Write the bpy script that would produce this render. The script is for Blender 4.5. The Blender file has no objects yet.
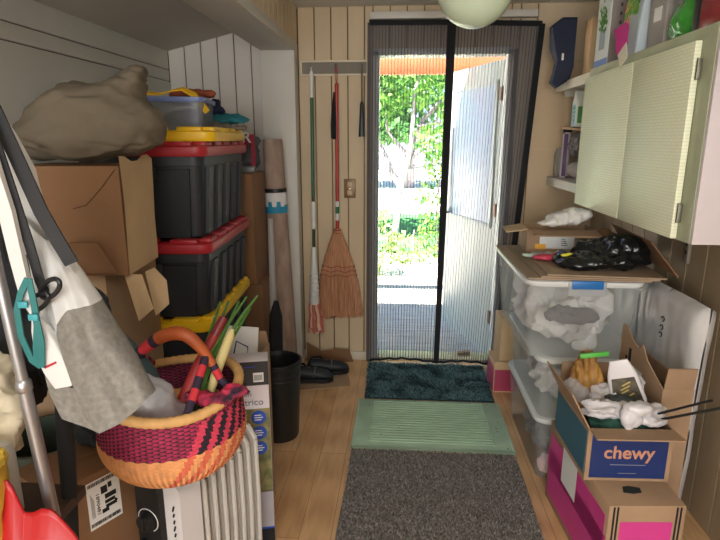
import bpy, bmesh, math, random
from mathutils import Vector, Matrix, Euler, noise
PI = math.pi
R = math.radians
random.seed(7)
SC = bpy.context.scene
COL = SC.collection

# ------------------------------------------------------------------ materials
def lin(c):
    o = []
    for v in c[:3]:
        v = v / 255.0
        o.append(v / 12.92 if v <= 0.04045 else ((v + 0.055) / 1.055) ** 2.4)
    return (o[0], o[1], o[2], 1.0)

MATS = {}
def mat(name, rgb, rough=0.6, metal=0.0, var=0.0, scale=6.0, bump=0.0, bscale=40.0, alpha=1.0, trans=0.0, spec=0.5, stretch=None, rgb2=None, sheen=0.0, detail=4.0):
    if name in MATS:
        return MATS[name]
    m = bpy.data.materials.new(name)
    m.use_nodes = True
    nt = m.node_tree
    b = nt.nodes['Principled BSDF']
    c = lin(rgb)
    b.inputs['Base Color'].default_value = c
    b.inputs['Roughness'].default_value = rough
    b.inputs['Metallic'].default_value = metal
    b.inputs['Specular IOR Level'].default_value = spec
    b.inputs['Alpha'].default_value = alpha
    b.inputs['Transmission Weight'].default_value = trans
    if sheen:
        b.inputs['Sheen Weight'].default_value = sheen
    tc = nt.nodes.new('ShaderNodeTexCoord')
    src = tc.outputs['Object']
    if stretch:
        mp = nt.nodes.new('ShaderNodeMapping')
        mp.inputs['Scale'].default_value = stretch
        nt.links.new(src, mp.inputs['Vector'])
        src = mp.outputs['Vector']
    if var or rgb2:
        n = nt.nodes.new('ShaderNodeTexNoise')
        n.inputs['Scale'].default_value = scale
        n.inputs['Detail'].default_value = detail
        nt.links.new(src, n.inputs['Vector'])
        r = nt.nodes.new('ShaderNodeValToRGB')
        c2 = lin(rgb2) if rgb2 else tuple(min(1, x * (1 + var)) for x in c[:3]) + (1,)
        c1 = c if rgb2 else tuple(x * (1 - var) for x in c[:3]) + (1,)
        r.color_ramp.elements[0].position = 0.33
        r.color_ramp.elements[1].position = 0.67
        r.color_ramp.elements[0].color = c1
        r.color_ramp.elements[1].color = c2
        nt.links.new(n.outputs['Fac'], r.inputs['Fac'])
        nt.links.new(r.outputs['Color'], b.inputs['Base Color'])
    if bump:
        n2 = nt.nodes.new('ShaderNodeTexNoise')
        n2.inputs['Scale'].default_value = bscale
        n2.inputs['Detail'].default_value = 5
        nt.links.new(src, n2.inputs['Vector'])
        bp = nt.nodes.new('ShaderNodeBump')
        bp.inputs['Strength'].default_value = bump
        bp.inputs['Distance'].default_value = 0.01
        nt.links.new(n2.outputs['Fac'], bp.inputs['Height'])
        nt.links.new(bp.outputs['Normal'], b.inputs['Normal'])
    MATS[name] = m
    return m

def leaf_mat(name, c1, c2):
    m = bpy.data.materials.new(name)
    m.use_nodes = True
    nt = m.node_tree
    b = nt.nodes['Principled BSDF']
    b.inputs['Roughness'].default_value = 0.55
    g = nt.nodes.new('ShaderNodeNewGeometry')
    r = nt.nodes.new('ShaderNodeValToRGB')
    r.color_ramp.elements[0].color = lin(c1)
    r.color_ramp.elements[1].color = lin(c2)
    nt.links.new(g.outputs['Random Per Island'], r.inputs['Fac'])
    nt.links.new(r.outputs['Color'], b.inputs['Base Color'])
    t = nt.nodes.new('ShaderNodeBsdfTranslucent')
    nt.links.new(r.outputs['Color'], t.inputs['Color'])
    mx = nt.nodes.new('ShaderNodeMixShader')
    mx.inputs[0].default_value = 0.45
    nt.links.new(b.outputs[0], mx.inputs[1])
    nt.links.new(t.outputs[0], mx.inputs[2])
    nt.links.new(mx.outputs[0], nt.nodes['Material Output'].inputs['Surface'])
    return m

def island_mat(name, c1, c2, rough=0.9):
    m = bpy.data.materials.new(name)
    m.use_nodes = True
    nt = m.node_tree
    b = nt.nodes['Principled BSDF']
    b.inputs['Roughness'].default_value = rough
    b.inputs['Specular IOR Level'].default_value = 0.2
    g = nt.nodes.new('ShaderNodeNewGeometry')
    r = nt.nodes.new('ShaderNodeValToRGB')
    r.color_ramp.elements[0].color = lin(c1)
    r.color_ramp.elements[1].color = lin(c2)
    nt.links.new(g.outputs['Random Per Island'], r.inputs['Fac'])
    nt.links.new(r.outputs['Color'], b.inputs['Base Color'])
    return m

def clear_mat(name, rgb, opac, rough=0.25):
    """thin translucent plastic: see-through with a milky, glossy film"""
    m = bpy.data.materials.new(name)
    m.use_nodes = True
    nt = m.node_tree
    b = nt.nodes['Principled BSDF']
    b.inputs['Base Color'].default_value = lin(rgb)
    b.inputs['Roughness'].default_value = rough
    t = nt.nodes.new('ShaderNodeBsdfTransparent')
    mx = nt.nodes.new('ShaderNodeMixShader')
    mx.inputs[0].default_value = opac
    tl = nt.nodes.new('ShaderNodeBsdfTranslucent')
    tl.inputs['Color'].default_value = lin(rgb)
    m2 = nt.nodes.new('ShaderNodeMixShader')
    m2.inputs[0].default_value = 0.35
    nt.links.new(b.outputs[0], m2.inputs[1])
    nt.links.new(tl.outputs[0], m2.inputs[2])
    nt.links.new(t.outputs[0], mx.inputs[1])
    nt.links.new(m2.outputs[0], mx.inputs[2])
    nt.links.new(mx.outputs[0], nt.nodes['Material Output'].inputs['Surface'])
    return m

def plank_mat():
    m = bpy.data.materials.new('oak_laminate')
    m.use_nodes = True
    nt = m.node_tree
    N = nt.nodes.new
    b = nt.nodes['Principled BSDF']
    b.inputs['Roughness'].default_value = 0.38
    tc = N('ShaderNodeTexCoord')
    mp = N('ShaderNodeMapping')
    mp.inputs['Rotation'].default_value = (0, 0, R(90))
    nt.links.new(tc.outputs['Object'], mp.inputs['Vector'])
    br = N('ShaderNodeTexBrick')
    br.inputs['Scale'].default_value = 1.0
    br.inputs['Brick Width'].default_value = 1.2
    br.inputs['Row Height'].default_value = 0.125
    br.inputs['Mortar Size'].default_value = 0.0012
    br.inputs['Color1'].default_value = lin((196, 154, 108))
    br.inputs['Color2'].default_value = lin((210, 172, 128))
    br.inputs['Mortar'].default_value = lin((140, 100, 62))
    nt.links.new(mp.outputs['Vector'], br.inputs['Vector'])
    mp2 = N('ShaderNodeMapping')
    mp2.inputs['Scale'].default_value = (16, 1.6, 1)
    nt.links.new(tc.outputs['Object'], mp2.inputs['Vector'])
    n = N('ShaderNodeTexNoise')
    n.inputs['Scale'].default_value = 1.5
    n.inputs['Detail'].default_value = 6
    n.inputs['Distortion'].default_value = 1.6
    nt.links.new(mp2.outputs['Vector'], n.inputs['Vector'])
    w = N('ShaderNodeTexWave')
    w.wave_type = 'RINGS'
    w.inputs['Scale'].default_value = 0.7
    w.inputs['Distortion'].default_value = 5
    w.inputs['Detail'].default_value = 3
    nt.links.new(mp2.outputs['Vector'], w.inputs['Vector'])
    ad = N('ShaderNodeMath'); ad.operation = 'MULTIPLY_ADD'
    nt.links.new(w.outputs['Fac'], ad.inputs[0])
    ad.inputs[1].default_value = 0.35
    nt.links.new(n.outputs['Fac'], ad.inputs[2])
    r = N('ShaderNodeValToRGB')
    r.color_ramp.elements[0].position = 0.35
    r.color_ramp.elements[1].position = 0.95
    r.color_ramp.elements[0].color = (0.74, 0.68, 0.62, 1)
    r.color_ramp.elements[1].color = (1.1, 1.1, 1.1, 1)
    nt.links.new(ad.outputs[0], r.inputs['Fac'])
    mx = N('ShaderNodeMix'); mx.data_type = 'RGBA'; mx.blend_type = 'MULTIPLY'
    mx.inputs[0].default_value = 0.85
    nt.links.new(br.outputs['Color'], mx.inputs[6])
    nt.links.new(r.outputs['Color'], mx.inputs[7])
    nt.links.new(mx.outputs[2], b.inputs['Base Color'])
    return m

def mesh_curtain_mat():
    """black insect mesh: open weave between denser vertical pleat lines"""
    m = bpy.data.materials.new('insect_mesh')
    m.use_nodes = True
    nt = m.node_tree
    N = nt.nodes.new
    out = nt.nodes['Material Output']
    b = nt.nodes['Principled BSDF']
    b.inputs['Base Color'].default_value = lin((80, 80, 86))
    b.inputs['Roughness'].default_value = 0.7
    uv = N('ShaderNodeUVMap')
    sx = N('ShaderNodeSeparateXYZ')
    nt.links.new(uv.outputs[0], sx.inputs[0])
    mu = N('ShaderNodeMath'); mu.operation = 'MULTIPLY'; mu.inputs[1].default_value = 1 / 0.0195
    nt.links.new(sx.outputs[0], mu.inputs[0])
    fr = N('ShaderNodeMath'); fr.operation = 'FRACT'
    nt.links.new(mu.outputs[0], fr.inputs[0])
    lt = N('ShaderNodeMath'); lt.operation = 'LESS_THAN'; lt.inputs[1].default_value = 0.3
    nt.links.new(fr.outputs[0], lt.inputs[0])
    ma = N('ShaderNodeMath'); ma.operation = 'MULTIPLY_ADD'; ma.inputs[1].default_value = 0.22; ma.inputs[2].default_value = 0.58
    nt.links.new(lt.outputs[0], ma.inputs[0])
    t = N('ShaderNodeBsdfTransparent')
    mx = N('ShaderNodeMixShader')
    nt.links.new(ma.outputs[0], mx.inputs[0])
    nt.links.new(t.outputs[0], mx.inputs[1])
    nt.links.new(b.outputs[0], mx.inputs[2])
    nt.links.new(mx.outputs[0], out.inputs['Surface'])
    return m

# ------------------------------------------------------------------ mesh builder
class MB:
    def __init__(s):
        s.bm = bmesh.new(); s.mi = 0
        s.uv = None
    def _m(s, verts):
        for f in {f for v in verts for f in v.link_faces}:
            f.material_index = s.mi
    def box(s, c, d, rot=(0, 0, 0), bev=0.0, seg=2):
        M = Matrix.Translation(c) @ Euler(rot).to_matrix().to_4x4() @ Matrix.Diagonal((d[0], d[1], d[2], 1))
        g = bmesh.ops.create_cube(s.bm, size=1, matrix=M)
        vs = g['verts']
        s._m(vs)
        if bev > 0:
            es = list({e for v in vs for e in v.link_edges})
            r = bmesh.ops.bevel(s.bm, geom=es, offset=bev, segments=seg, affect='EDGES', profile=0.5)
            for f in r['faces']:
                f.material_index = s.mi
        return s
    def b2(s, lo, hi, bev=0.0, seg=2):
        c = [(a + b) / 2 for a, b in zip(lo, hi)]
        d = [abs(b - a) for a, b in zip(lo, hi)]
        return s.box(c, d, bev=bev, seg=seg)
    def cyl(s, p0, p1, r0, r1=None, seg=16):
        p0 = Vector(p0); p1 = Vector(p1)
        d = p1 - p0
        q = Vector((0, 0, 1)).rotation_difference(d.normalized()).to_matrix().to_4x4()
        M = Matrix.Translation((p0 + p1) / 2) @ q
        g = bmesh.ops.create_cone(s.bm, cap_ends=True, segments=seg, radius1=r0, radius2=r0 if r1 is None else r1, depth=d.length, matrix=M)
        s._m(g['verts'])
        return s
    def ico(s, c, r, sub=3):
        if not hasattr(r, '__len__'): r = (r, r, r)
        M = Matrix.Translation(c) @ Matrix.Diagonal((r[0], r[1], r[2], 1))
        g = bmesh.ops.create_icosphere(s.bm, subdivisions=sub, radius=1, matrix=M)
        s._m(g['verts'])
        return s
    def loft(s, loops, cap0=True, cap1=True, closed=True, mis=None):
        L = [[s.bm.verts.new(p) for p in lp] for lp in loops]
        n = len(L[0])
        for i in range(len(L) - 1):
            for j in range(n if closed else n - 1):
                k = (j + 1) % n
                f = s.bm.faces.new((L[i][j], L[i][k], L[i + 1][k], L[i + 1][j]))
                f.material_index = s.mi if mis is None else mis(i, j)
        if cap0:
            f = s.bm.faces.new(list(reversed(L[0]))); f.material_index = s.mi if mis is None else mis(0, 0)
        if cap1:
            f = s.bm.faces.new(L[-1]); f.material_index = s.mi if mis is None else mis(len(L) - 2, 0)
        return s
    def lathe(s, prof, seg=32, c=(0, 0, 0), cap0=False, cap1=False, mis=None, fn=None):
        loops = []
        for i, (r, z) in enumerate(prof):
            lp = []
            for j in range(seg):
                a = 2 * PI * j / seg
                rr = r if fn is None else fn(r, i, j)
                lp.append((c[0] + rr * math.cos(a), c[1] + rr * math.sin(a), c[2] + z))
            loops.append(lp)
        return s.loft(loops, cap0, cap1, True, mis)
    def tube(s, pts, r, seg=8, flat=None, mis=None, cap=True):
        pts = [Vector(p) for p in pts]
        n = len(pts)
        rs = r if hasattr(r, '__len__') else [r] * n
        loops = []
        ref = Vector((0, 0, 1))
        T0 = (pts[1] - pts[0]).normalized()
        if abs(T0.dot(ref)) > 0.95: ref = Vector((1, 0, 0))
        U = (ref - T0 * ref.dot(T0)).normalized()
        for i in range(n):
            T = (pts[min(i + 1, n - 1)] - pts[max(i - 1, 0)]).normalized()
            U = (U - T * U.dot(T)).normalized()
            V = T.cross(U)
            fx = 1.0 if flat is None else flat
            loops.append([pts[i] + (U * math.cos(2 * PI * j / seg) + V * (math.sin(2 * PI * j / seg) * fx)) * rs[i] for j in range(seg)])
        return s.loft(loops, cap, cap, True, mis)
    def ribbon(s, pts, w, t, side):
        """flat strap of width w and thickness t through pts; side = width direction"""
        pts = [Vector(p) for p in pts]
        loops = []
        n = len(pts)
        for i in range(n):
            T = (pts[min(i + 1, n - 1)] - pts[max(i - 1, 0)]).normalized()
            S = Vector(side); S = (S - T * S.dot(T)).normalized()
            Nn = T.cross(S)
            ww = w[i] if hasattr(w, '__len__') else w
            loops.append([pts[i] + S * ww / 2 + Nn * t / 2, pts[i] - S * ww / 2 + Nn * t / 2, pts[i] - S * ww / 2 - Nn * t / 2, pts[i] + S * ww / 2 - Nn * t / 2])
        return s.loft(loops)
    def prism(s, poly, t, M=None):
        """poly in local xy, thickness t along local z, placed by matrix M"""
        M = M or Matrix.Identity(4)
        a = [M @ Vector((p[0], p[1], -t / 2)) for p in poly]
        b = [M @ Vector((p[0], p[1], t / 2)) for p in poly]
        return s.loft([a, b])
    def grid(s, nu, nv, f, uvf=None):
        vs = [[s.bm.verts.new(f(i / nu, j / nv)) for j in range(nv + 1)] for i in range(nu + 1)]
        if uvf and s.uv is None: s.uv = s.bm.loops.layers.uv.new('UVMap')
        for i in range(nu):
            for j in range(nv):
                q = ((i, j), (i + 1, j), (i + 1, j + 1), (i, j + 1))
                fc = s.bm.faces.new([vs[a][b] for a, b in q])
                fc.material_index = s.mi
                if uvf:
                    for lp, (a, b) in zip(fc.loops, q):
                        lp[s.uv].uv = uvf(a / nu, b / nv)
        return s
    def quad(s, pts):
        f = s.bm.faces.new([s.bm.verts.new(p) for p in pts]); f.material_index = s.mi
        return s
    def build(s, name, mats, parent=None, smooth=40, recalc=True):
        if recalc:
            bmesh.ops.recalc_face_normals(s.bm, faces=s.bm.faces)
        me = bpy.data.meshes.new(name)
        s.bm.to_mesh(me); s.bm.free()
        if not isinstance(mats, (list, tuple)): mats = [mats]
        for m in mats: me.materials.append(m)
        if smooth:
            me.polygons.foreach_set('use_smooth', [True] * len(me.polygons))
            me.set_sharp_from_angle(angle=R(smooth))
        o = bpy.data.objects.new(name, me)
        COL.objects.link(o)
        if parent: o.parent = parent
        return o

def tag(o, label, cat, group=None):
    o['label'] = label; o['category'] = cat
    if group: o['group'] = group
    return o
def thing(name, label, cat, loc=(0, 0, 0), rot=(0, 0, 0), group=None):
    o = bpy.data.objects.new(name, None); COL.objects.link(o)
    o.empty_display_size = 0.05
    o.location = loc
    o.rotation_euler = rot if hasattr(rot, '__len__') else (0, 0, rot)
    return tag(o, label, cat, group)
def struct(name, mb, mats, smooth=40, parent=None):
    o = mb.build(name, mats, parent, smooth)
    if not parent: o['kind'] = 'structure'
    return o
def solo(name, mb, mats, label, cat, group=None, smooth=40, loc=None, rot=None):
    o = mb.build(name, mats, None, smooth)
    if loc: o.location = loc
    if rot: o.rotation_euler = rot
    return tag(o, label, cat, group)

def rrect(w, d, r, z, n=4, cx=0, cy=0):
    pts = []
    for (sx, sy, a0) in ((1, 1, 0), (-1, 1, 90), (-1, -1, 180), (1, -1, 270)):
        for k in range(n + 1):
            a = R(a0 + 90 * k / n)
            pts.append((cx + sx * (w / 2 - r) + r * math.cos(a), cy + sy * (d / 2 - r) + r * math.sin(a), z))
    return pts

def fbm(p, f, seedv=0.0):
    return noise.noise(Vector(p) * f + Vector((seedv, seedv * 1.7, -seedv)))

def blob(parts, voxel=0.012, folds=0.01, ff=9.0, crumple=0.0, cf=14.0, seed=0.0, stretch=(1, 1, 1), smooth_it=3, floor=None, crease=0.0, crf=6.0):
    """one continuous cloth-like lump: ellipsoids fused, then folded or crumpled. returns an MB"""
    b = MB()
    for p in parts:
        c, r = p[:3], p[3:6]
        if len(p) > 6:
            M = Matrix.Translation(c) @ Euler(p[6:9]).to_matrix().to_4x4() @ Matrix.Diagonal((r[0], r[1], r[2], 1))
            bmesh.ops.create_icosphere(b.bm, subdivisions=3, radius=1, matrix=M)
        else:
            b.ico(c, r, 3)
    me = bpy.data.meshes.new('tmp'); b.bm.to_mesh(me); b.bm.free()
    o = bpy.data.objects.new('tmp', me); COL.objects.link(o)
    md = o.modifiers.new('r', 'REMESH'); md.mode = 'VOXEL'; md.voxel_size = voxel
    ms = o.modifiers.new('s', 'SMOOTH'); ms.iterations = smooth_it; ms.factor = 0.5
    dg = bpy.context.evaluated_depsgraph_get(); dg.update()
    me2 = bpy.data.meshes.new_from_object(o.evaluated_get(dg))
    bpy.data.objects.remove(o)
    out = MB()
    out.bm.from_mesh(me2)
    out.bm.normal_update()
    S = Vector(stretch)
    for v in out.bm.verts:
        p = Vector((v.co.x * S.x, v.co.y * S.y, v.co.z * S.z))
        d = 0.0
        if folds:
            w = p + 0.05 * Vector((fbm(p, 6, seed + 3), fbm(p, 6, seed + 5), fbm(p, 6, seed + 9)))
            rd = 1 - abs(fbm(w, ff, seed)) * 3.2
            d += folds * 1.3 * (rd - 0.3)
            d += folds * 0.7 * (1 - abs(fbm(w, ff * 2.1, seed + 11)) * 3.0 - 0.3)
            d += folds * 0.25 * (1 - abs(fbm(w, ff * 4.5, seed + 17)) * 3.0 - 0.3)
        if crease:
            w = p + 0.06 * Vector((fbm(p, 5, seed + 2), fbm(p, 5, seed + 4), fbm(p, 5, seed + 6)))
            n1 = fbm(w, crf, seed + 21); n2 = fbm(w, crf * 1.7, seed + 31)
            d -= crease * math.exp(-(n1 / 0.07) ** 2) + crease * 0.6 * math.exp(-(n2 / 0.06) ** 2)
        if crumple:
            q = (p + Vector((seed, seed, seed))) * cf
            ds = noise.voronoi(q)[0]
            d += crumple * (ds[1] - ds[0] - 0.25)
            ds = noise.voronoi(q * 2.3)[0]
            d += crumple * 0.4 * (ds[1] - ds[0] - 0.25)
        v.co += v.normal * d
        if floor is not None and v.co.z < floor: v.co.z = floor
    bpy.data.meshes.remove(me2)
    return out

def to_local(t, p):
    M = Matrix.LocRotScale(t.location, t.rotation_euler, None)
    return M.inverted() @ Vector(p)

def text_obj(body, size, m, parent, loc, rot, name='lettering', extrude=0.0006, align='LEFT', bold=0.0):
    cu = bpy.data.curves.new('t', 'FONT')
    cu.body = body; cu.size = size; cu.extrude = extrude; cu.align_x = align
    cu.offset = bold
    o = bpy.data.objects.new('t', cu); COL.objects.link(o)
    dg = bpy.context.evaluated_depsgraph_get(); dg.update()
    me = bpy.data.meshes.new_from_object(o.evaluated_get(dg))
    bpy.data.objects.remove(o)
    me.materials.clear(); me.materials.append(m)
    q = bpy.data.objects.new(name, me); COL.objects.link(q)
    if parent: q.parent = parent
    q.location = loc; q.rotation_euler = rot
    return q

FRONT = (R(90), 0, 0)            # lettering that faces -y
LEFTF = (R(90), 0, R(-90))       # lettering that faces -x

# shared materials
CARD = mat('cardboard', (160, 131, 102), 0.85, var=0.10, scale=5, bump=0.05, bscale=60)
CARD_D = mat('cardboard_brown', (128, 94, 64), 0.85, var=0.10, scale=4)
CARD_L = mat('cardboard_light', (194, 166, 128), 0.85, var=0.08, scale=5)
WHITE_T = mat('white_trim_paint', (205, 202, 194), 0.5, var=0.05, scale=3)
BLACK = mat('black_plastic', (22, 23, 25), 0.45)
BLACK_F = mat('black_fabric', (24, 25, 28), 0.9)
STEEL = mat('grey_metal', (165, 165, 168), 0.35, 0.85)
CREAMW = mat('white_plastic', (222, 222, 218), 0.4)
PAPERW = mat('white_paper', (226, 226, 224), 0.7)
INK = mat('black_ink', (22, 22, 24), 0.8)
CLEAR = clear_mat('clear_storage_plastic', (236, 242, 238), 0.27, 0.2)
FILM = clear_mat('clear_plastic_film', (220, 222, 224), 0.30, 0.12)
MILKY = clear_mat('milky_plastic_film', (214, 215, 214), 0.62, 0.22)
# ------------------------------------------------------------------ camera
cam_d = bpy.data.cameras.new('camera'); cam = bpy.data.objects.new('camera', cam_d); COL.objects.link(cam)
cam_d.sensor_width = 36; cam_d.lens = 545 / 720 * 36; cam_d.clip_start = 0.02; cam_d.clip_end = 200
cam.location = (0, 0, 1.51)
cam.rotation_euler = (R(90 - 13.416), 0, R(4.287))
SC.camera = cam

# ------------------------------------------------------------------ the room
XR = 1.22; XL = -1.5; YB = 3.6; ZC = 2.305
WOODF = plank_mat()
m = MB(); m.b2((XL, -3.0, -0.06), (XR + 0.1, YB + 0.1, 0)); struct('floor', m, WOODF)

WALLB = mat('beige_wall_panel', (200, 180, 148), 0.6, var=0.05, scale=2.5, stretch=(3, 3, 1))
GROOVE = mat('panel_groove', (104, 88, 64), 0.9)
def boards(m, axis, a0, a1, step, z0, z1, at, thick, zf=None, gap=0.006):
    """a wall of vertical boards with v-grooves; axis 'x' faces -y at y=at, axis 'y' faces +-x"""
    a = a0
    while a < a1 - 0.005:
        b = min(a + step, a1)
        t0 = z1 if zf is None else zf((a + b) / 2)
        w = (b - a) - gap
        if w > 0.004:
            if axis == 'x':
                m.box(((a + b) / 2, at + thick / 2, (z0 + t0) / 2), (w, abs(thick), t0 - z0), bev=0.0025, seg=1)
            else:
                m.box((at + thick / 2, (a + b) / 2, (z0 + t0) / 2), (abs(thick), w, t0 - z0), bev=0.0025, seg=1)
        a = b
# back wall around the door opening (opening x -0.165..0.65, z 0..2.03)
m = MB()
boards(m, 'x', -0.66, -0.19, 0.1045, 0, ZC, YB, 0.012)
boards(m, 'x', -0.19, 0.70, 0.1045, 2.05, ZC, YB, 0.012)
boards(m, 'x', 0.70, 0.80, 0.1045, 0, ZC, YB, 0.012)
boards(m, 'x', 0.80, XR, 0.42, 0, ZC, YB, 0.012)
m.mi = 1
m.b2((-0.66, YB + 0.006, 0), (-0.19, YB + 0.1, ZC)); m.b2((-0.19, YB + 0.006, 2.05), (0.67, YB + 0.1, ZC)); m.b2((0.67, YB + 0.006, 0), (XR + 0.05, YB + 0.1, ZC))
struct('wall_back', m, [WALLB, GROOVE])
# plain tan boards fixed over the panelling right of the door
TANB = mat('tan_hardboard', (196, 172, 138), 0.6, var=0.04, scale=3)
m = MB(); m.b2((0.80, YB - 0.012, 1.46), (XR, YB, 1.985)); m.b2((0.80, YB - 0.012, 0.02), (XR, YB, 1.455))
struct('trim_4', m, TANB)

# left alcove: grey-white painted boards under a sloped ceiling
ALC = mat('alcove_paint', (210, 205, 197), 0.6, var=0.04, scale=2)
ALG = mat('alcove_groove', (96, 88, 78), 0.9)
zsl = lambda x: 2.06 + (x + 1.5) * 0.24
m = MB()
boards(m, 'x', XL, -0.86, 0.108, 0, 2.3, YB, 0.012)
m.mi = 1; m.b2((XL, YB + 0.008, 0), (-0.66, YB + 0.1, 2.3))
struct('wall_alcove', m, [ALC, ALG])
LW = mat('left_wall_paint', (226, 227, 219), 0.55, var=0.05, scale=2)
m = MB()
m.b2((XL - 0.1, -3.0, 0), (XL, YB + 0.1, 1.875), bev=0.003); m.b2((XL - 0.1, -3.0, 1.88), (XL, YB, 1.945), bev=0.003); m.b2((XL - 0.1, -3.0, 1.95), (XL, YB, 2.1), bev=0.003)
m.mi = 1; m.b2((XL - 0.12, -3.0, 0), (XL - 0.01, YB + 0.1, 2.1))
struct('wall_left', m, [LW, ALG])
CEIL = mat('ceiling_paint', (214, 212, 205), 0.7, var=0.03, scale=2)
m = MB()
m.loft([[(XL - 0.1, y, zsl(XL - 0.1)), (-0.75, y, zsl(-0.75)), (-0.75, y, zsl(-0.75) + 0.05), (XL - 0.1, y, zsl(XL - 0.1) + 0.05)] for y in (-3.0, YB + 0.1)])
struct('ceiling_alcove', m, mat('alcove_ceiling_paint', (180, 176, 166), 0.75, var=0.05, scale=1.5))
m = MB(); m.b2((-0.80, -3.0, ZC), (XR + 0.1, YB + 0.1, ZC + 0.06)); struct('ceiling', m, CEIL)
# beam with panelling over it, and the post that carries it
m = MB(); m.b2((-0.87, -3.0, 2.04), (-0.655, 3.48, 2.09), bev=0.003); struct('trim_1', m, WHITE_T)
m = MB(); boards(m, 'y', -3.0, YB, 0.1045, 2.09, ZC, -0.675, 0.012); m.mi = 1; m.b2((-0.80, -3.0, 2.09), (-0.672, YB, ZC)); struct('wall_header', m, [WALLB, GROOVE])
m = MB(); m.b2((-0.872, 3.48, 0), (-0.662, YB, 2.09), bev=0.003); struct('trim_2', m, WHITE_T)
m = MB(); m.b2((-0.662, YB - 0.016, 0), (-0.20, YB, 0.062), bev=0.004); struct('baseboard_back', m, mat('baseboard_paint', (198, 188, 168), 0.5, var=0.05))
# right wall
RW = mat('right_wall_panel', (150, 130, 104), 0.55, var=0.06, scale=3, stretch=(3, 3, .6))
m = MB(); boards(m, 'y', -3.0, YB, 0.145, 0, ZC, XR, 0.012)
m.mi = 1; m.b2((XR + 0.006, -3.0, 0), (XR + 0.1, YB + 0.1, ZC)); struct('wall_right', m, [RW, GROOVE])
# wall behind the camera
m = MB(); m.b2((XL - 0.1, -3.1, 0), (XR + 0.1, -3.0, ZC)); struct('wall_front', m, WALLB)

# door frame
FRM = mat('door_frame_paint', (226, 226, 218), 0.5)
m = MB(); m.b2((-0.19, YB - 0.012, 0), (-0.150, YB + 0.12, 2.045), bev=0.003); m.b2((0.638, YB - 0.012, 0), (0.672, YB + 0.12, 2.045), bev=0.003)
m.b2((-0.19, YB - 0.012, 2.02), (0.672, YB + 0.12, 2.06), bev=0.003); m.b2((-0.19, YB - 0.0, -0.03), (0.672, YB + 0.14, 0.012), bev=0.003)
struct('trim_3', m, FRM)
m = MB(); m.b2((-0.148, YB + 0.0, -0.02), (0.636, YB + 0.138, 0.020), bev=0.004); struct('threshold', m, mat('pale_threshold', (226, 210, 150), 0.5, var=0.08, scale=6, stretch=(1, 8, 1)))
m = MB(); m.loft([[(0, y, 0), (0.085, y, 0), (0.085, y, 0.030), (0, y, 0.016)] for y in (0, 0.04)]); o = m.build('door_wedge', mat('wedge_wood', (176, 128, 70), 0.7, var=0.1)); o.location = (0.42, YB + 0.07, 0.0205); tag(o, 'small brown wooden wedge on the threshold below the open door', 'door wedge')
m = MB(); m.b2((-0.205, YB - 0.05, 2.222), (0.79, YB, 2.262), bev=0.003); struct('trim_5', m, WHITE_T)

# the door leaf, swung outwards
DOORM = mat('door_paint', (206, 214, 204), 0.35, var=0.03, scale=3)
door = bpy.data.objects.new('door_1', None); COL.objects.link(door); door['kind'] = 'structure'
door.location = (0.64, YB + 0.10, 0.0); door.rotation_euler = (0, 0, R(110))
m = MB(); m.b2((0.005, -0.04, 0.02), (0.805, 0.0, 2.01), bev=0.003)
m.build('door_leaf', DOORM, door)
m = MB(); m.b2((0.09, -0.006, 0.95), (0.70, 0.006, 1.86), bev=0.002); m.b2((0.09, -0.046, 0.95), (0.70, -0.03, 1.86), bev=0.002)
m.build('glass_pane', mat('door_glass', (200, 216, 236), 0.3, var=0.06, scale=4), door)
m = MB()
for lo, hi in (((0.06, 0.0, 0.92), (0.09, 0.012, 1.89)), ((0.70, 0.0, 0.92), (0.73, 0.012, 1.89)), ((0.06, 0.0, 0.92), (0.73, 0.012, 0.95)), ((0.06, 0.0, 1.86), (0.73, 0.012, 1.89))):
    m.b2(lo, hi, bev=0.003)
m.build('glazing_bead', DOORM, door)
for z in (0.3, 1.05, 1.8):
    m = MB(); m.cyl((0, 0.008, z - 0.045), (0, 0.008, z + 0.045), 0.008); m.b2((0, 0.0, z - 0.04), (0.04, 0.004, z + 0.04)); m.build('hinge', mat('brown_hinge', (110, 78, 58), 0.4, 0.6), door)
m = MB(); m.cyl((0.74, 0.0, 0.95), (0.74, 0.045, 0.95), 0.012); m.ico((0.74, 0.06, 0.95), 0.028); m.build('door_knob', STEEL, door)

# ------------------------------------------------------------------ mesh curtain in the doorway
MESH = mesh_curtain_mat()
cur = thing('mesh_curtain', 'black magnetic insect mesh curtain hanging over the open doorway', 'curtain', (0.28, YB - 0.055, 2.2))
def cx(u, v, x0t, x1t, x0b, x1b, amp):
    x0 = x0t + (x0b - x0t) * v; x1 = x1t + (x1b - x1t) * v
    return x0 + (x1 - x0) * u
def panel(name, x0t, x1t, x0b, x1b, zt0, zt1, zb0, zb1, ph):
    mb = MB()
    def f(u, v):
        vv = v
        x = cx(u, vv, x0t, x1t, x0b, x1b, 0)
        zt = zt0 + (zt1 - zt0) * u; zb = zb0 + (zb1 - zb0) * u + 0.022 * math.sin(PI * u) 
        z = zt + (zb - zt) * vv
        y = 0.012 * math.sin(u * 30 + ph + 1.5 * math.sin(vv * 4)) * (0.25 + vv * 0.6) - 0.012 * math.sin(vv * PI)
        return (x, y, z)
    mb.grid(90, 24, f, lambda u, v: (u * (x1t - x0t), v))
    return mb.build(name, MESH, cur, 60, recalc=False), f
E0 = (-0.49, 0.012, -0.492, -0.018)
pl, fl = panel('mesh_panel', -0.49, 0.005, -0.492, -0.02, 0.0, -0.005, -2.185, -2.185, 0)
pr, frr = panel('mesh_panel', 0.005, 0.535, -0.02, 0.41, -0.005, -0.02, -2.185, -2.2, 2)
def strip(name, pts, w, t=0.006):
    mb = MB(); mb.ribbon([Vector(p) + Vector((0, -0.004, 0)) for p in pts], w, t, (1, 0, 0.02)); return mb.build(name, BLACK_F, cur)
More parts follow.
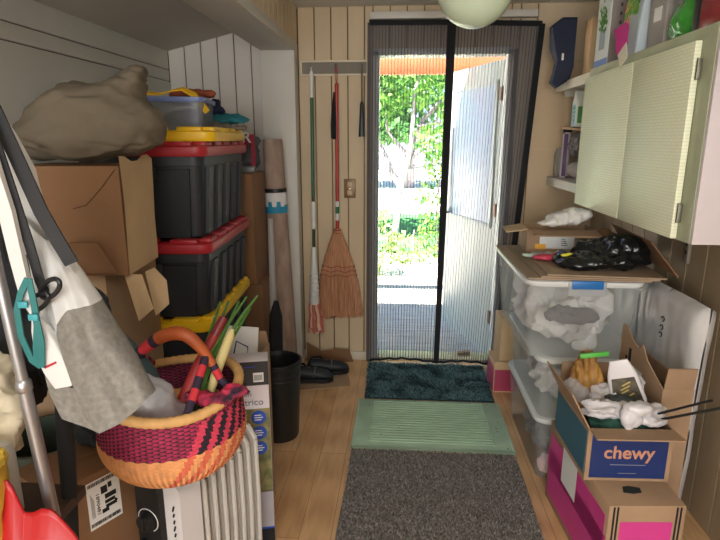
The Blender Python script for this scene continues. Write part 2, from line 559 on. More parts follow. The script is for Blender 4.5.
strip('magnet_strip', [fl(1.0, k / 20) for k in range(21)], [0.052 - 0.018 * k / 20 for k in range(21)])
strip('side_binding', [frr(1.0, k / 20) for k in range(21)], 0.036)
mb = MB(); mb.ribbon([Vector(fl(0, k / 20)) for k in range(21)], 0.02, 0.005, (1, 0, 0)); mb.build('side_binding', mat('grey_binding', (84, 78, 76), 0.8), cur)
mb = MB(); mb.ribbon([Vector(fl(k / 10, 0)) + Vector((0, -0.004, 0)) for k in range(11)] + [Vector(frr(k / 10, 0)) + Vector((0, -0.004, 0)) for k in range(1, 11)], 0.03, 0.006, (0, 0, 1)); mb.build('top_binding', BLACK_F, cur)
mb = MB(); mb.ribbon([Vector(fl(k / 16, 1)) for k in range(17)] + [Vector(frr(k / 16, 1)) for k in range(1, 17)], 0.014, 0.006, (0, 0, 1)); mb.build('hem', BLACK_F, cur)

# ------------------------------------------------------------------ outdoors
GRASS = mat('lawn_green', (44, 112, 54), 0.9, rgb2=(76, 140, 74), scale=9, bump=0.4, bscale=30)
DECKW = mat('weathered_deck', (196, 186, 174), 0.8, var=0.18, scale=5, stretch=(1, 6, 1))
PAVE = mat('pale_gravel', (226, 216, 202), 0.9, var=0.1, scale=20)
m = MB(); m.b2((-14, 3.7, -0.35), (16, 34, -0.25)); struct('ground', m, PAVE)
m = MB(); m.grid(40, 40, lambda u, v: (-4 + 8 * u, 8.6 + 4.6 * v + 0.3 * math.sin(u * 7), -0.21 + 0.03 * fbm((u, v, 0), 30))); struct('lawn', m, GRASS)
m = MB()
y = YB + 0.15
while y < 6.1:
    m.b2((-1.6, y, -0.07), (2.0, y + 0.135, -0.035), bev=0.003, seg=1); y += 0.143
m.b2((-1.6, YB + 0.15, -0.25), (2.0, 6.1, -0.07))
struct('deck', m, DECKW)
m = MB(); m.b2((-1.6, 4.70, 2.035), (2.2, 4.80, 2.19), bev=0.004); struct('porch_beam', m, mat('cedar_beam', (158, 84, 46), 0.6, var=0.12, scale=4, stretch=(1, 8, 8)))
m = MB()
for x in (-1.5, 2.1): m.b2((x - 0.05, 4.70, -0.05), (x + 0.05, 4.80, 2.035), bev=0.004)
struct('porch_post', m, mat('cedar_post', (196, 128, 76), 0.6, var=0.12, scale=4))
m = MB(); m.b2((-1.7, YB + 0.1, 2.32), (2.3, 4.0, 2.40)); struct('porch_roof', m, mat('roof_soffit', (214, 206, 190), 0.8))  # unseen roof edge, cut short so the sun reaches the deck

def leaves(m, n, c, r, size, rng, hollow=0.45, narrow=0.55):
    for _ in range(n):
        while True:
            p = Vector((rng.uniform(-1, 1), rng.uniform(-1, 1), rng.uniform(-1, 1)))
            if hollow < p.length < 1: break
        q = Vector((c[0] + p.x * r[0], c[1] + p.y * r[1], c[2] + p.z * r[2]))
        a = Euler((rng.uniform(-1.2, 1.2), rng.uniform(-1.2, 1.2), rng.uniform(0, 6.28))).to_matrix()
        s = size * rng.uniform(0.6, 1.3)
        m.quad([q + a @ Vector(v) * s for v in ((-0.5, 0, 0), (0, -narrow / 2, 0.05), (0.5, 0, 0), (0, narrow / 2, 0.05))])
L1 = leaf_mat('leaf_bright', (52, 112, 40), (140, 184, 84))
L2 = leaf_mat('leaf_deep', (40, 96, 44), (104, 160, 84))
L3 = leaf_mat('leaf_pale', (96, 140, 60), (196, 210, 150))
BARK = mat('pale_bark', (150, 140, 146), 0.9, var=0.2, scale=10, bump=0.4, bscale=30)
rng = random.Random(3)
def tree(name, label, loc, trunks, crowns, lm, size, grp=None):
    t = thing(name, label, 'tree' if 'tree' in name else 'shrub', loc, group=grp)
    m = MB()
    for pts, r0, r1 in trunks:
        n = len(pts)
        # smooth the given points
        P = [Vector(p) for p in pts]
        Q = []
        for i in range(n - 1):
            for k in range(4):
                Q.append(P[i].lerp(P[i + 1], k / 4) + Vector((rng.uniform(-1, 1), rng.uniform(-1, 1), 0)) * r1 * 0.4)
        Q.append(P[-1])
        m.tube(Q, [r0 + (r1 - r0) * i / (len(Q) - 1) for i in range(len(Q))], 8)
    m.build('trunk' if 'tree' in name else 'stem', BARK, t)
    m = MB()
    for n, c, r in crowns: leaves(m, n, c, r, size, rng)
    m.build('foliage', lm, t, smooth=0, recalc=False)
    return t
tree('garden_tree', 'pale multi-stemmed tree with arching bare branches beyond the lawn', (0.05, 9.6, -0.25),
     [([(-0.15, 0, 0), (-0.05, 0, 1.2), (0.3, 0.1, 2.1), (0.9, 0.2, 2.7)], 0.065, 0.03), ([(-0.1, 0, 0.7), (0.1, -.1, 1.6), (0.15, 0, 2.6), (0.5, 0.1, 3.6)], 0.045, 0.02), ([(-0.12, 0, 0.9), (0.15, 0, 1.5), (0.5, 0, 2.0), (0.7, 0, 2.6)], 0.035, 0.014), ([(0.1, 0, 1.45), (-0.3, 0, 1.9), (-0.4, 0, 2.6)], 0.03, 0.012), ([(0.2, 0, 1.75), (0.6, 0, 1.9), (1.0, 0, 2.5)], 0.025, 0.010),
      ([(0.0, 0, 1.4), (0.5, 0.0, 1.75), (1.0, 0.0, 1.6), (1.4, 0, 1.2)], 0.05, 0.02), ([(-0.1, 0, 1.0), (-0.6, 0, 2.0), (-0.9, 0.1, 3.2)], 0.06, 0.02), ([(0.2, 0, 2.0), (0.7, 0, 2.05), (1.3, 0, 2.4)], 0.03, 0.012), ([(0.1, 0, 1.3), (0.55, 0.1, 1.35), (1.1, 0, 1.9)], 0.03, 0.012)],
     [(2600, (0.2, 0.3, 3.3), (1.9, 1.0, 1.0)), (700, (-0.7, 0, 2.4), (0.7, 0.6, 0.5)), (500, (1.1, -0.2, 2.2), (0.6, 0.6, 0.5))], L1, 0.16)
tree('hedge_tree', 'dense green tree filling the far end of the garden', (0.3, 21.0, -0.25), [([(0, 0, 0), (0, 0, 2), (0.3, 0, 4)], 0.2, 0.08)], [(5200, (0, 0, 4.6), (4.2, 1.8, 2.6)), (900, (-0.8, -0.5, 2.2), (1.6, 1, 0.6))], L2, 0.32)
tree('hedge_tree', 'tall yellow-green tree far off behind the open door', (6.6, 14.5, -0.25), [([(0, 0, 0), (0, 0, 2), (0.2, 0, 4)], 0.18, 0.08)], [(3600, (0, 0, 3.4), (2.6, 1.8, 3.0))], L1, 0.3)
tree('hedge_tree', 'deep green tree far off to the left of the doorway view', (-6.2, 14.5, -0.25), [([(0, 0, 0), (0, 0, 2), (0.2, 0, 4)], 0.18, 0.08)], [(3600, (0, 0, 3.4), (2.8, 1.8, 3.0))], L2, 0.3)
tree('garden_shrub', 'pale leafy shrub at the left edge of the doorway, beside the deck', (-0.30, 6.9, -0.25), [([(0, 0, 0), (-0.05, 0, 0.6), (0.05, 0, 1.0)], 0.02, 0.01), ([(0, 0, 0), (0.2, 0, 0.7)], 0.02, 0.008)], [(420, (-0.02, 0, 0.50), (0.36, 0.35, 0.45))], L3, 0.10)
tree('garden_shrub', 'bright green shrub at the far edge of the deck', (0.15, 7.8, -0.25), [([(0, 0, 0), (0.05, 0, 0.5)], 0.02, 0.01)], [(260, (0.0, 0, 0.24), (0.40, 0.3, 0.24))], L3, 0.09)
tree('garden_shrub', 'leggy leafy shrub showing between the mesh centre strip and the open door', (0.52, 6.6, -0.25), [([(0, 0, 0), (-0.1, 0, 0.8), (-0.05, 0, 1.5)], 0.02, 0.008), ([(0, 0, 0), (0.1, 0, 0.9), (-0.1, 0, 1.6)], 0.02, 0.008)], [(520, (-0.02, 0, 1.0), (0.34, 0.35, 0.75)), (200, (-0.1, 0, 1.75), (0.3, 0.3, 0.2))], L1, 0.09)

# ------------------------------------------------------------------ light
w = bpy.data.worlds.new('sky'); SC.world = w; w.use_nodes = True
nt = w.node_tree
bg = nt.nodes['Background']
sky = nt.nodes.new('ShaderNodeTexSky'); sky.sky_type = 'HOSEK_WILKIE'; sky.turbidity = 3.5; sky.sun_direction = (-0.22, -0.40, 0.89)
nt.links.new(sky.outputs[0], bg.inputs['Color']); bg.inputs['Strength'].default_value = 24.0
sd = bpy.data.lights.new('sun', 'SUN'); sd.energy = 100.0; sd.angle = R(0.6); sd.color = (1.0, 0.96, 0.88)
so = bpy.data.objects.new('sun', sd); COL.objects.link(so)
so.rotation_euler = Vector((-0.22, -0.40, 0.89)).to_track_quat('Z', 'Y').to_euler()
def area(name, loc, rot, sx, sy, e, col):
    d = bpy.data.lights.new(name, 'AREA'); d.shape = 'RECTANGLE'; d.size = sx; d.size_y = sy; d.energy = e; d.color = col
    o = bpy.data.objects.new(name, d); COL.objects.link(o); o.location = loc; o.rotation_euler = rot
    return o
area('rear_fill', (-0.25, -2.9, 1.4), (R(90), 0, 0), 2.3, 1.5, 120, (0.97, 0.99, 1.0))  # added soft fill in front of the closed rear wall; no window there
area('overhead_fill', (0.25, -0.3, 2.26), (0, 0, 0), 0.6, 0.6, 20, (1.0, 0.96, 0.90))  # added unseen fill from overhead, without any fixture
SC.view_settings.view_transform = 'Standard'
SC.view_settings.look = 'None'
SC.view_settings.gamma = 1.0
SC.view_settings.exposure = 0.0
SC.view_settings.use_curve_mapping = False
SC.cycles.use_denoising = True
SC.cycles.transparent_max_bounces = 24
# ------------------------------------------------------------------ floor mats
rng = random.Random(11)
def rug_grid(m, x0, x1, y0, y1, nx, ny, h, amp, wob=0.004):
    def f(u, v):
        x = x0 + (x1 - x0) * u; y = y0 + (y1 - y0) * v
        e = min(u, 1 - u, v, 1 - v)
        z = h if e > 0 else 0.002
        x += wob * math.sin(v * 9) * (1 if u in (0, 1) else 0.3); y += wob * math.sin(u * 8)
        return (x, y, z + (rng.uniform(-amp, amp) if e > 0 else 0))
    m.grid(nx, ny, f)
RUGM = mat('grey_shag', (90, 86, 82), 1.0, rgb2=(140, 136, 130), scale=90, spec=0.1, detail=2)
m = MB(); rug_grid(m, -0.228, 0.578, 1.15, 2.432, 150, 220, 0.012, 0.004)
TUFT = island_mat('grey_tufts', (52, 49, 46), (178, 172, 164), 1.0)
m.mi = 1
for _ in range(26000):
    x = rng.uniform(-0.224, 0.574); y = rng.uniform(1.5, 2.43)
    a = rng.uniform(0, 6.28); l = rng.uniform(0.006, 0.013); t = rng.uniform(0, 6.28)
    dx, dy = math.cos(a) * 0.0022, math.sin(a) * 0.0022
    ex, ey = math.cos(t) * l * 0.8, math.sin(t) * l * 0.8
    f = m.bm.faces.new([m.bm.verts.new(p) for p in ((x - dx, y - dy, 0.011), (x + dx, y + dy, 0.011), (x + ex, y + ey, 0.012 + l))]); f.material_index = 1
solo('shag_rug', m, [RUGM, TUFT], 'large grey-brown shag rug nearest on the wood floor', 'rug', smooth=0)

GM = mat('sage_rubber', (166, 192, 164), 0.6, var=0.08, scale=8, bump=0.08, bscale=60)
m = MB(); m.b2((-0.232, 2.447, 0), (0.588, 2.985, 0.006), bev=0.002)
m.b2((-0.232, 2.447, 0.004), (0.588, 2.462, 0.010), bev=0.002); m.b2((-0.232, 2.447, 0.004), (-0.222, 2.985, 0.010), bev=0.002); m.b2((0.578, 2.447, 0.004), (0.588, 2.985, 0.010), bev=0.002)
y = 2.535
while y < 2.95:
    m.b2((-0.14, y, 0.004), (0.49, y + 0.013, 0.0125), bev=0.002, seg=1); y += 0.0255
m.b2((-0.15, 2.52, 0.004), (-0.142, 2.97, 0.010), bev=0.001, seg=1); m.b2((0.492, 2.52, 0.004), (0.50, 2.97, 0.010), bev=0.001, seg=1); m.b2((-0.15, 2.516, 0.004), (0.50, 2.526, 0.010), bev=0.001, seg=1)
m.mi = 1
for _ in range(34):
    x = rng.uniform(-0.2, 0.56); y = rng.uniform(2.48, 2.97); s = rng.uniform(0.003, 0.009)
    m.box((x, y, 0.0068), (s, s * 0.5, 0.002), (0, 0, rng.uniform(0, 3)))
solo('boot_mat', m, [GM, mat('dry_debris', (84, 72, 50), 0.9)], 'pale green ribbed rubber mat between the grey rug and the teal mat', 'mat')

TM = mat('teal_mat_backing', (36, 54, 58), 1.0, spec=0.1)
TT = island_mat('teal_tufts', (36, 58, 64), (110, 142, 146), 0.95)
m = MB(); m.b2((-0.198, 3.0, 0), (0.572, 3.515, 0.010), bev=0.003)
m.mi = 1
for _ in range(15000):
    x = rng.uniform(-0.20, 0.574); y = rng.uniform(2.998, 3.517)
    a = rng.uniform(0, 6.28); l = rng.uniform(0.010, 0.024); t = 6.28 * (0.5 + 0.9 * fbm((x, y, 0), 7))+ rng.uniform(-.9, .9)
    w = 0.0022
    dx, dy = math.cos(a) * w, math.sin(a) * w
    ex, ey = math.cos(t) * l * 0.8, math.sin(t) * l * 0.8
    z = 0.009
    m.quad([(x - dx, y - dy, z), (x + dx, y + dy, z), (x + ex + dx * .6, y + ey + dy * .6, z + l * 0.7), (x + ex - dx * .6, y + ey - dy * .6, z + l * 0.7)])
solo('shaggy_doormat', m, [TM, TT], 'dark teal shaggy doormat at the foot of the mesh curtain', 'mat', smooth=0)

# ------------------------------------------------------------------ tool rail, brooms, switch on the back wall
RAIL = mat('rail_paint', (214, 202, 178), 0.5); RAILG = mat('rail_rubber', (128, 122, 110), 0.8)
YF = YB - 0.001
t = thing('tool_rail', 'cream tool rail with a grey strip, fixed high on the wall left of the door', 'tool rail', (-0.43, YF, 1.948))
m = MB(); m.b2((-0.215, -0.012, -0.045), (0.215, 0, 0.045), bev=0.003); m.b2((-0.215, -0.02, 0.034), (0.215, -0.006, 0.047), bev=0.003); m.b2((-0.215, -0.02, -0.047), (0.215, -0.006, -0.034), bev=0.003); m.b2((-0.215, -0.02, -0.047), (-0.203, -0.006, 0.047), bev=0.003); m.b2((0.203, -0.02, -0.047), (0.215, -0.006, 0.047), bev=0.003)
m.build('frame', RAIL, t)
m = MB(); m.b2((-0.203, -0.014, -0.034), (0.203, -0.010, 0.034)); m.build('backing_strip', RAILG, t)
for x in (-0.142, 0.012, 0.172):
    m = MB(); m.tube([(x, -0.012, 0.012), (x, -0.04, 0.008), (x, -0.058, 0.012), (x, -0.064, 0.024)], 0.004, 8); m.build('hook', STEEL, t)

# string mop with telescopic handle
yb = YB - 0.045
t = thing('dust_mop', 'mop with a green and white handle hanging nearest the white post', 'mop', (-0.571, yb - 0.055, 0.22), (R(-2.0), 0, 0))
m = MB(); m.cyl((0.0, 0, 0.93), (0.0, 0, 1.55), 0.011); m.build('handle', mat('green_pole', (34, 92, 66), 0.35), t)
m = MB(); m.cyl((0, 0, 1.55), (0, 0, 1.70), 0.012); m.ico((0, 0, 1.70), 0.012, 2); m.tube([(0, -0.00, 1.70), (0, 0.0, 1.735), (0, 0.012, 1.745), (0, 0.016, 1.735)], 0.004, 6); m.build('handle_cap', CREAMW, t)
m = MB(); m.lathe([(0.012, 0.90), (0.016, 0.88), (0.013, 0.80), (0.016, 0.74), (0.012, 0.72)], 16, cap0=True, cap1=True); m.build('twist_collar', CREAMW, t)
m = MB(); m.cyl((0, 0, 0.57), (0, 0, 0.93), 0.010); m.build('lower_pole', mat('dark_green_pole', (40, 62, 50), 0.4), t)
m = MB(); m.lathe([(0.012, 0.60), (0.016, 0.58), (0.024, 0.44), (0.030, 0.28), (0.034, 0.22), (0.02, 0.20)], 20, cap0=True, cap1=True, fn=lambda r, i, j: r * (1.0 + (0.04 if j % 2 else 0)))
for z in (0.27, 0.30, 0.33, 0.36, 0.39, 0.42): m.lathe([(0.0265 + (0.44 - z) * 0.03, z - 0.004), (0.031 + (0.44 - z) * 0.03, z), (0.0265 + (0.44 - z) * 0.03, z + 0.004)], 16)
m.build('mop_socket', CREAMW, t)
m = MB(); rr = random.Random(2)
for k in range(90):
    a = rr.uniform(0, 6.28); q = rr.uniform(0.2, 1); bx = 0.03 * q * math.cos(a); by = 0.022 * q * math.sin(a)
    sp = rr.uniform(1.2, 2.2); L = rr.uniform(0.15, 0.19)
    pts = [(bx, by, 0.24)] + [(bx * (1 + (sp - 1) * s) + 0.016 * s + 0.003 * math.sin(s * 14 + k), by * (1 + 0.4 * s), 0.24 - (L + 0.045) * s) for s in (0.25, 0.5, 0.75, 1)]
    m.mi = k % 3; m.tube(pts, 0.0062, 5)
m.build('mop_strings', [mat('pink_yarn', (196, 120, 104), 0.95), mat('pale_yarn', (222, 186, 164), 0.95), mat('rose_yarn', (168, 94, 84), 0.95)], t)

# corn broom, bristles down
t = thing('corn_broom', 'straw broom with a red handle hanging in the middle of the tool rail', 'broom', (-0.417, yb, 0.34))
m = MB(); m.cyl((0, 0, 0.58), (0.004, 0, 1.50), 0.0115); m.build('handle', mat('red_pole', (172, 44, 40), 0.35), t)
m = MB(); m.ico((0.004, 0, 1.505), 0.0125, 2); m.tube([(0.004, 0, 1.50), (-0.006, 0, 1.56), (0.0, 0.004, 1.615), (0.006, 0.004, 1.615), (0.008, 0, 1.56), (0.004, 0, 1.50)], 0.0022, 6); m.build('hanging_loop', mat('red_cord', (176, 70, 60), 0.8), t)
m = MB(); m.cyl((0.001, 0, 0.655), (0.001, 0, 0.78), 0.0125); m.mi = 1; m.cyl((0.001, 0, 0.70), (0.001, 0, 0.745), 0.0128); m.build('handle_label', [CREAMW, mat('green_label', (40, 110, 70), 0.6)], t)
STRAW = mat('broom_straw', (198, 148, 114), 0.9, rgb2=(168, 118, 84), scale=5, stretch=(30, 30, 2), bump=0.5, bscale=8)
def brw(z): # half width of the brush at height z
    s = max(0, min(1, (0.60 - z) / 0.60))
    return 0.020 + 0.13 * (1 - (1 - min(1, s * 1.35)) ** 1.8) * (0.75 + 0.25 * s)
m = MB(); loops = []
for k in range(25):
    z = 0.60 - 0.60 * k / 24
    w = brw(z); d = 0.021 + 0.016 * min(1, k / 8)
    sk = 0.022 * (k / 24) ** 2
    loops.append([(sk + w * math.cos(a) * (1 + 0.012 * math.sin(a * 37 + k)), d * math.sin(a) * (1 + 0.06 * math.sin(j * 2.9)), z + (0.012 * math.sin(a * 9) + (0.02 * math.cos(a) if k > 20 else 0)) * (k / 24) ** 3) for j, a in enumerate([2 * PI * j / 72 for j in range(72)])])
m.loft(loops)
rr = random.Random(5)
for k in range(260):
    u = rr.uniform(-1, 1); s0 = rr.uniform(0.3, 0.8)
    z0 = 0.60 * (1 - s0); sd_ = rr.choice((-1, -1, -1, 1))
    y0 = sd_ * 0.037 * math.sqrt(max(0, 1 - u * u))
    pts = [(u * brw(z0 * (1 - q)) + 0.022 * (1 - z0 * (1 - q) / 0.6) ** 2, y0 * 1.02, z0 * (1 - q) - rr.uniform(0, 0.012) * q) for q in (0, 0.5, 1)]
    m.tube(pts, 0.0011, 4)
m.build('brush', STRAW, t)
m = MB()
for z in (0.57, 0.59): m.lathe([(0.0235, z - 0.004), (0.026, z), (0.0235, z + 0.004)], 16)
for z in (0.345, 0.315, 0.285):
    w = brw(z) + 0.002; d = 0.038
    sk = 0.022 * ((0.6 - z) / 0.6) ** 2
    m.tube([(sk + w * math.cos(2 * PI * j / 40), d * math.sin(2 * PI * j / 40), z + 0.006 * math.sin(j * 1.1)) for j in range(41)], 0.0024, 5)
m.build('stitching', mat('red_twine', (150, 70, 54), 0.9), t)
t = solo('wrist_strap', MB().tube([(-0.428, yb - 0.02, 1.80), (-0.434, yb - 0.024, 1.70), (-0.437, yb - 0.026, 1.60), (-0.434, yb - 0.024, 1.52), (-0.428, yb - 0.02, 1.515), (-0.424, yb - 0.02, 1.60), (-0.424, yb - 0.02, 1.72), (-0.426, yb - 0.02, 1.80)], [0.004, 0.009, 0.013, 0.015, 0.012, 0.010, 0.006, 0.004], 8), BLACK_F, 'black fabric strap hanging against the red broom handle', 'strap')
# black brush hanging from its rod
t = thing('hanging_brush', 'short black brush on a thin rod hanging at the right end of the tool rail', 'brush', (-0.255, yb, 1.53))
m = MB(); m.cyl((0, 0, 0.21), (-0.001, 0, 0.40), 0.005); m.tube([(-0.001, 0, 0.40), (-0.001, 0.0, 0.425), (-0.001, 0.012, 0.43)], 0.004, 6); m.build('rod', mat('bronze_rod', (110, 90, 64), 0.4, 0.6), t)
m = MB(); m.loft([rrect(0.040, 0.03, 0.012, 0.0), rrect(0.036, 0.028, 0.012, 0.05), rrect(0.026, 0.024, 0.010, 0.14), rrect(0.022, 0.022, 0.010, 0.20), rrect(0.012, 0.012, 0.005, 0.215)]); m.build('brush_head', BLACK, t)

# switch plate
t = thing('switch_plate', 'brown two-gang electrical plate on the wall right of the broom handle', 'switch', (-0.336, YF, 1.20))
m = MB(); m.b2((-0.038, -0.008, -0.062), (0.038, 0, 0.062), bev=0.003); m.build('plate', mat('brown_plate', (124, 96, 66), 0.4, 0.3), t)
for z in (-0.028, 0.026):
    m = MB(); m.b2((-0.016, -0.013, z - 0.017), (0.016, -0.006, z + 0.017), bev=0.003); m.build('outlet', mat('ivory_outlet', (196, 170, 130), 0.4), t)
m = MB(); m.cyl((0, -0.010, -0.001), (0, -0.007, -0.001), 0.004); m.build('screw', STEEL, t)

# ------------------------------------------------------------------ globe ceiling lamp
t = thing('ceiling_lamp', 'white glass globe ceiling lamp in front of the door', 'lamp', (0.268, 2.3, ZC))
m = MB(); m.lathe([(0.0, 0.0), (0.085, 0.0), (0.085, -0.03), (0.06, -0.055), (0.058, -0.075), (0.0, -0.075)], 32); m.build('canopy', CREAMW, t)
GL = mat('opal_glass', (214, 232, 204), 0.22, trans=0.0, bump=0.02, bscale=10)
m = MB(); m.lathe([(0.06, -0.06)] + [(0.148 * math.sin(R(a)), -0.222 + 0.152 * math.cos(R(a))) for a in range(26, 180, 7)] + [(0.0, -0.374)], 40); m.build('globe', GL, t)

# ------------------------------------------------------------------ shoes by the wall
solo('cardboard_scrap', MB().prism([(-0.66, 3.05), (-0.30, 3.16), (-0.31, 3.24), (-0.345, 3.40), (-0.66, 3.42)], 0.004, Matrix.Translation((0, 0, 0.003))), CARD, 'flat cardboard sheet on the floor under the black shoes', 'cardboard')
solo('cardboard_flap', MB().prism([(0, 0), (0.33, 0), (0.30, 0.085), (0.22, 0.09), (0.10, 0.07), (0.0, 0.13)], 0.004, Matrix.Translation((-0.64, 3.53, 0.006)) @ Euler((R(78), 0, 0)).to_matrix().to_4x4()), CARD_D, 'torn brown cardboard strip leaning on the baseboard behind the shoes', 'cardboard')
SHOE = mat('black_shoe', (30, 36, 42), 0.55, var=0.2, scale=20)
def shoe(name, label, loc, rz, tip=0.0):
    t = thing(name, label, 'shoe', loc, (tip, 0, rz), 'black clogs by the wall'); t.scale = (1, 1.1, 1.3)
    prof = [(-0.135, 0.030, 0.055), (-0.125, 0.036, 0.075), (-0.09, 0.040, 0.085), (-0.04, 0.037, 0.075), (0.02, 0.042, 0.066), (0.07, 0.048, 0.060), (0.11, 0.042, 0.048), (0.135, 0.026, 0.034), (0.142, 0.01, 0.02)]
    m = MB(); loops = []
    for x, w, h in prof:
        lp = []
        for j in range(16):
            a = 2 * PI * j / 16
            cz = 0.012 + (h - 0.012) * (0.5 + 0.5 * math.sin(a)); cy = w * math.cos(a) * (1.0 if math.sin(a) < 0 else (0.62 + 0.38 * abs(math.cos(a))))
            lp.append((x, cy, cz))
        loops.append(lp)
    m.loft(loops); m.build('upper', SHOE, t, 60)
    m = MB(); lp0 = []; 
    out = [(p[0], p[1] + 0.004) for p in prof]
    poly = [(x, w) for x, w in out] + [(x, -w) for x, w in reversed(out)]
    m.prism(poly, 0.02, Matrix.Translation((0, 0, 0.010))); m.build('sole', BLACK, t)
    m = MB(); m.lathe([(0.034, 0), (0.030, 0.006), (0.026, -0.004)], 20); o = m.build('collar', BLACK_F, t); o.location = (-0.075, 0, 0.080); o.scale = (1.3, 0.9, 1)
    m = MB(); m.tube([(0.015, -0.040, 0.03), (0.022, -0.03, 0.055), (0.026, 0, 0.067), (0.022, 0.03, 0.055), (0.015, 0.040, 0.03)], 0.003, 6); m.build('strap', mat('grey_piping', (120, 124, 128), 0.6), t)
    return t
shoe('clog', 'black clog shoe in front, with a pale strap, beside the waste bin', (-0.555, 3.215, 0.006), R(8))
shoe('clog', 'black clog shoe behind, nearest the teal mat', (-0.465, 3.345, 0.006), R(16))
# ================================================================== LEFT SIDE
# ------------------------------------------------------------------ black totes with snap lids
TOTE = mat('black_tote_plastic', (38, 42, 46), 0.5, var=0.1, scale=4)
LRED = mat('red_lid', (168, 34, 44), 0.42, var=0.06, scale=4); LYEL = mat('yellow_lid', (236, 190, 20), 0.42, var=0.05, scale=4)
def tote_body(t, w, d, h):
    m = MB()
    k = 0.90
    m.loft([rrect(w * k, d * k, 0.04, 0.0), rrect(w * 0.985, d * 0.985, 0.045, h - 0.05), rrect(w, d, 0.045, h - 0.048), rrect(w, d, 0.045, h)])
    for s in (-1, 1):
        for i in range(5):
            yy = -d * 0.36 + i * d * 0.18
            for q in (-1, 1):
                pass
            m.prism([(s * w * k / 2 - s * 0.01, 0.01), (s * w * k / 2 + s * 0.016, 0.01), (s * w * 0.985 / 2 + s * 0.012, h - 0.055), (s * w * 0.985 / 2 - s * 0.01, h - 0.055)], d * 0.085, Matrix.Translation((0, yy, 0)) @ Matrix(((1, 0, 0, 0), (0, 0, 1, 0), (0, 1, 0, 0), (0, 0, 0, 1))))
        m.prism([(-w * 0.36, s * 0), (w * 0.36, 0), (w * 0.40, h - 0.06), (-w * 0.40, h - 0.06)], 0.018, Matrix.Translation((0, s * d * (k / 2 + 0.012), 0)) @ Euler((R(90) - s * (d * 0.04) / h, 0, 0)).to_matrix().to_4x4())
    m.build('body', TOTE, t)
    for s in (-1, 1):
        m = MB(); m.b2((-0.07, s * d / 2 - 0.012, h - 0.10), (0.07, s * d / 2 + 0.016, h - 0.055), bev=0.006); m.build('grip', TOTE, t)
def tote_lid(t, w, d, h, lm, name='lid'):
    m = MB()
    m.loft([rrect(w + 0.035, d + 0.035, 0.05, h - 0.012), rrect(w + 0.045, d + 0.045, 0.052, h + 0.0), rrect(w + 0.04, d + 0.04, 0.05, h + 0.024), rrect(w + 0.02, d + 0.02, 0.05, h + 0.030), rrect(w - 0.05, d - 0.05, 0.04, h + 0.030), rrect(w - 0.06, d - 0.06, 0.04, h + 0.018)])
    for s in (-1, 1):
        for i in range(5):
            yy = -d * 0.40 + i * d * 0.20
            m.b2((s * (w / 2 - 0.035), yy - d * 0.07, h + 0.024), (s * (w / 2 + 0.012), yy + d * 0.07, h + 0.044), bev=0.006)
        for i in range(3):
            xx = -w * 0.32 + i * w * 0.32
            m.b2((xx - w * 0.11, s * (d / 2 - 0.035), h + 0.024), (xx + w * 0.11, s * (d / 2 + 0.012), h + 0.044), bev=0.006)
    return m.build(name, lm, t)
TW, TD = 0.50, 0.74
A4 = R(3.5)
def tote(x, y, z, h, lm, label):
    t = thing('storage_tote', label, 'storage tote', (x, y, z), (0, 0, A4), 'black totes stacked against the alcove wall')
    tote_body(t, TW, TD, h); tote_lid(t, TW, TD, h, lm); return t
def tote_at(xr, yf, z, h, lm, label):   # by its near right corner
    c = Vector((-TW / 2 - 0.02, TD / 2 + 0.02, 0)); c.rotate(Euler((0, 0, A4)))
    return tote(xr + c.x, yf + c.y, z, h, lm, label)
tote_at(-0.765, 2.07, 0.0, 0.378, LRED, 'black tote on the alcove floor, lowest of the stack behind the basket')
tote_at(-0.765, 2.07, 0.425, 0.325, LYEL, 'black tote with a yellow lid, second from the bottom of its stack')
tote_at(-0.750, 2.07, 0.795, 0.285, LRED, 'black tote with a red lid resting on the yellow-lidded tote')
tote_at(-0.755, 2.09, 1.125, 0.335, LRED, 'topmost black tote, red lid just under a loose yellow lid')
t = thing('spare_lid', 'loose yellow tote lid lying on the topmost red-lidded tote', 'lid', (-1.0, 2.44, 1.505), (0, 0, R(5)))
tote_lid(t, 0.44, 0.60, 0.012, LYEL, 'lid_panel')
# clear bin with blue rim
t = thing('clear_bin', 'small clear plastic bin with a blue rim on the loose yellow lid', 'storage bin', (-0.945, 2.38, 1.552), (0, 0, R(10)))
GREYC = clear_mat('smoky_clear_plastic', (176, 184, 196), 0.50, 0.2)
m = MB(); m.loft([rrect(0.205, 0.28, 0.02, 0.0), rrect(0.225, 0.30, 0.022, 0.115)], cap1=False); m.build('tub', GREYC, t)
m = MB(); m.loft([rrect(0.238, 0.313, 0.03, 0.108), rrect(0.242, 0.317, 0.03, 0.116), rrect(0.242, 0.317, 0.03, 0.127), rrect(0.22, 0.295, 0.025, 0.129), rrect(0.21, 0.285, 0.025, 0.119)]); m.build('blue_lid', mat('blue_lid', (104, 122, 178), 0.4), t)
o = blob([(0, 0, 0.035, 0.075, 0.11, 0.03), (0.02, 0.03, 0.05, 0.06, 0.06, 0.03)], 0.012, 0.008, 14, seed=2)
solo('folded_fabric', o, mat('steel_blue_fabric', (92, 98, 112), 0.9), 'dark grey fabric inside the blue-rimmed clear bin', 'fabric', loc=(-0.945, 2.38, 1.562))
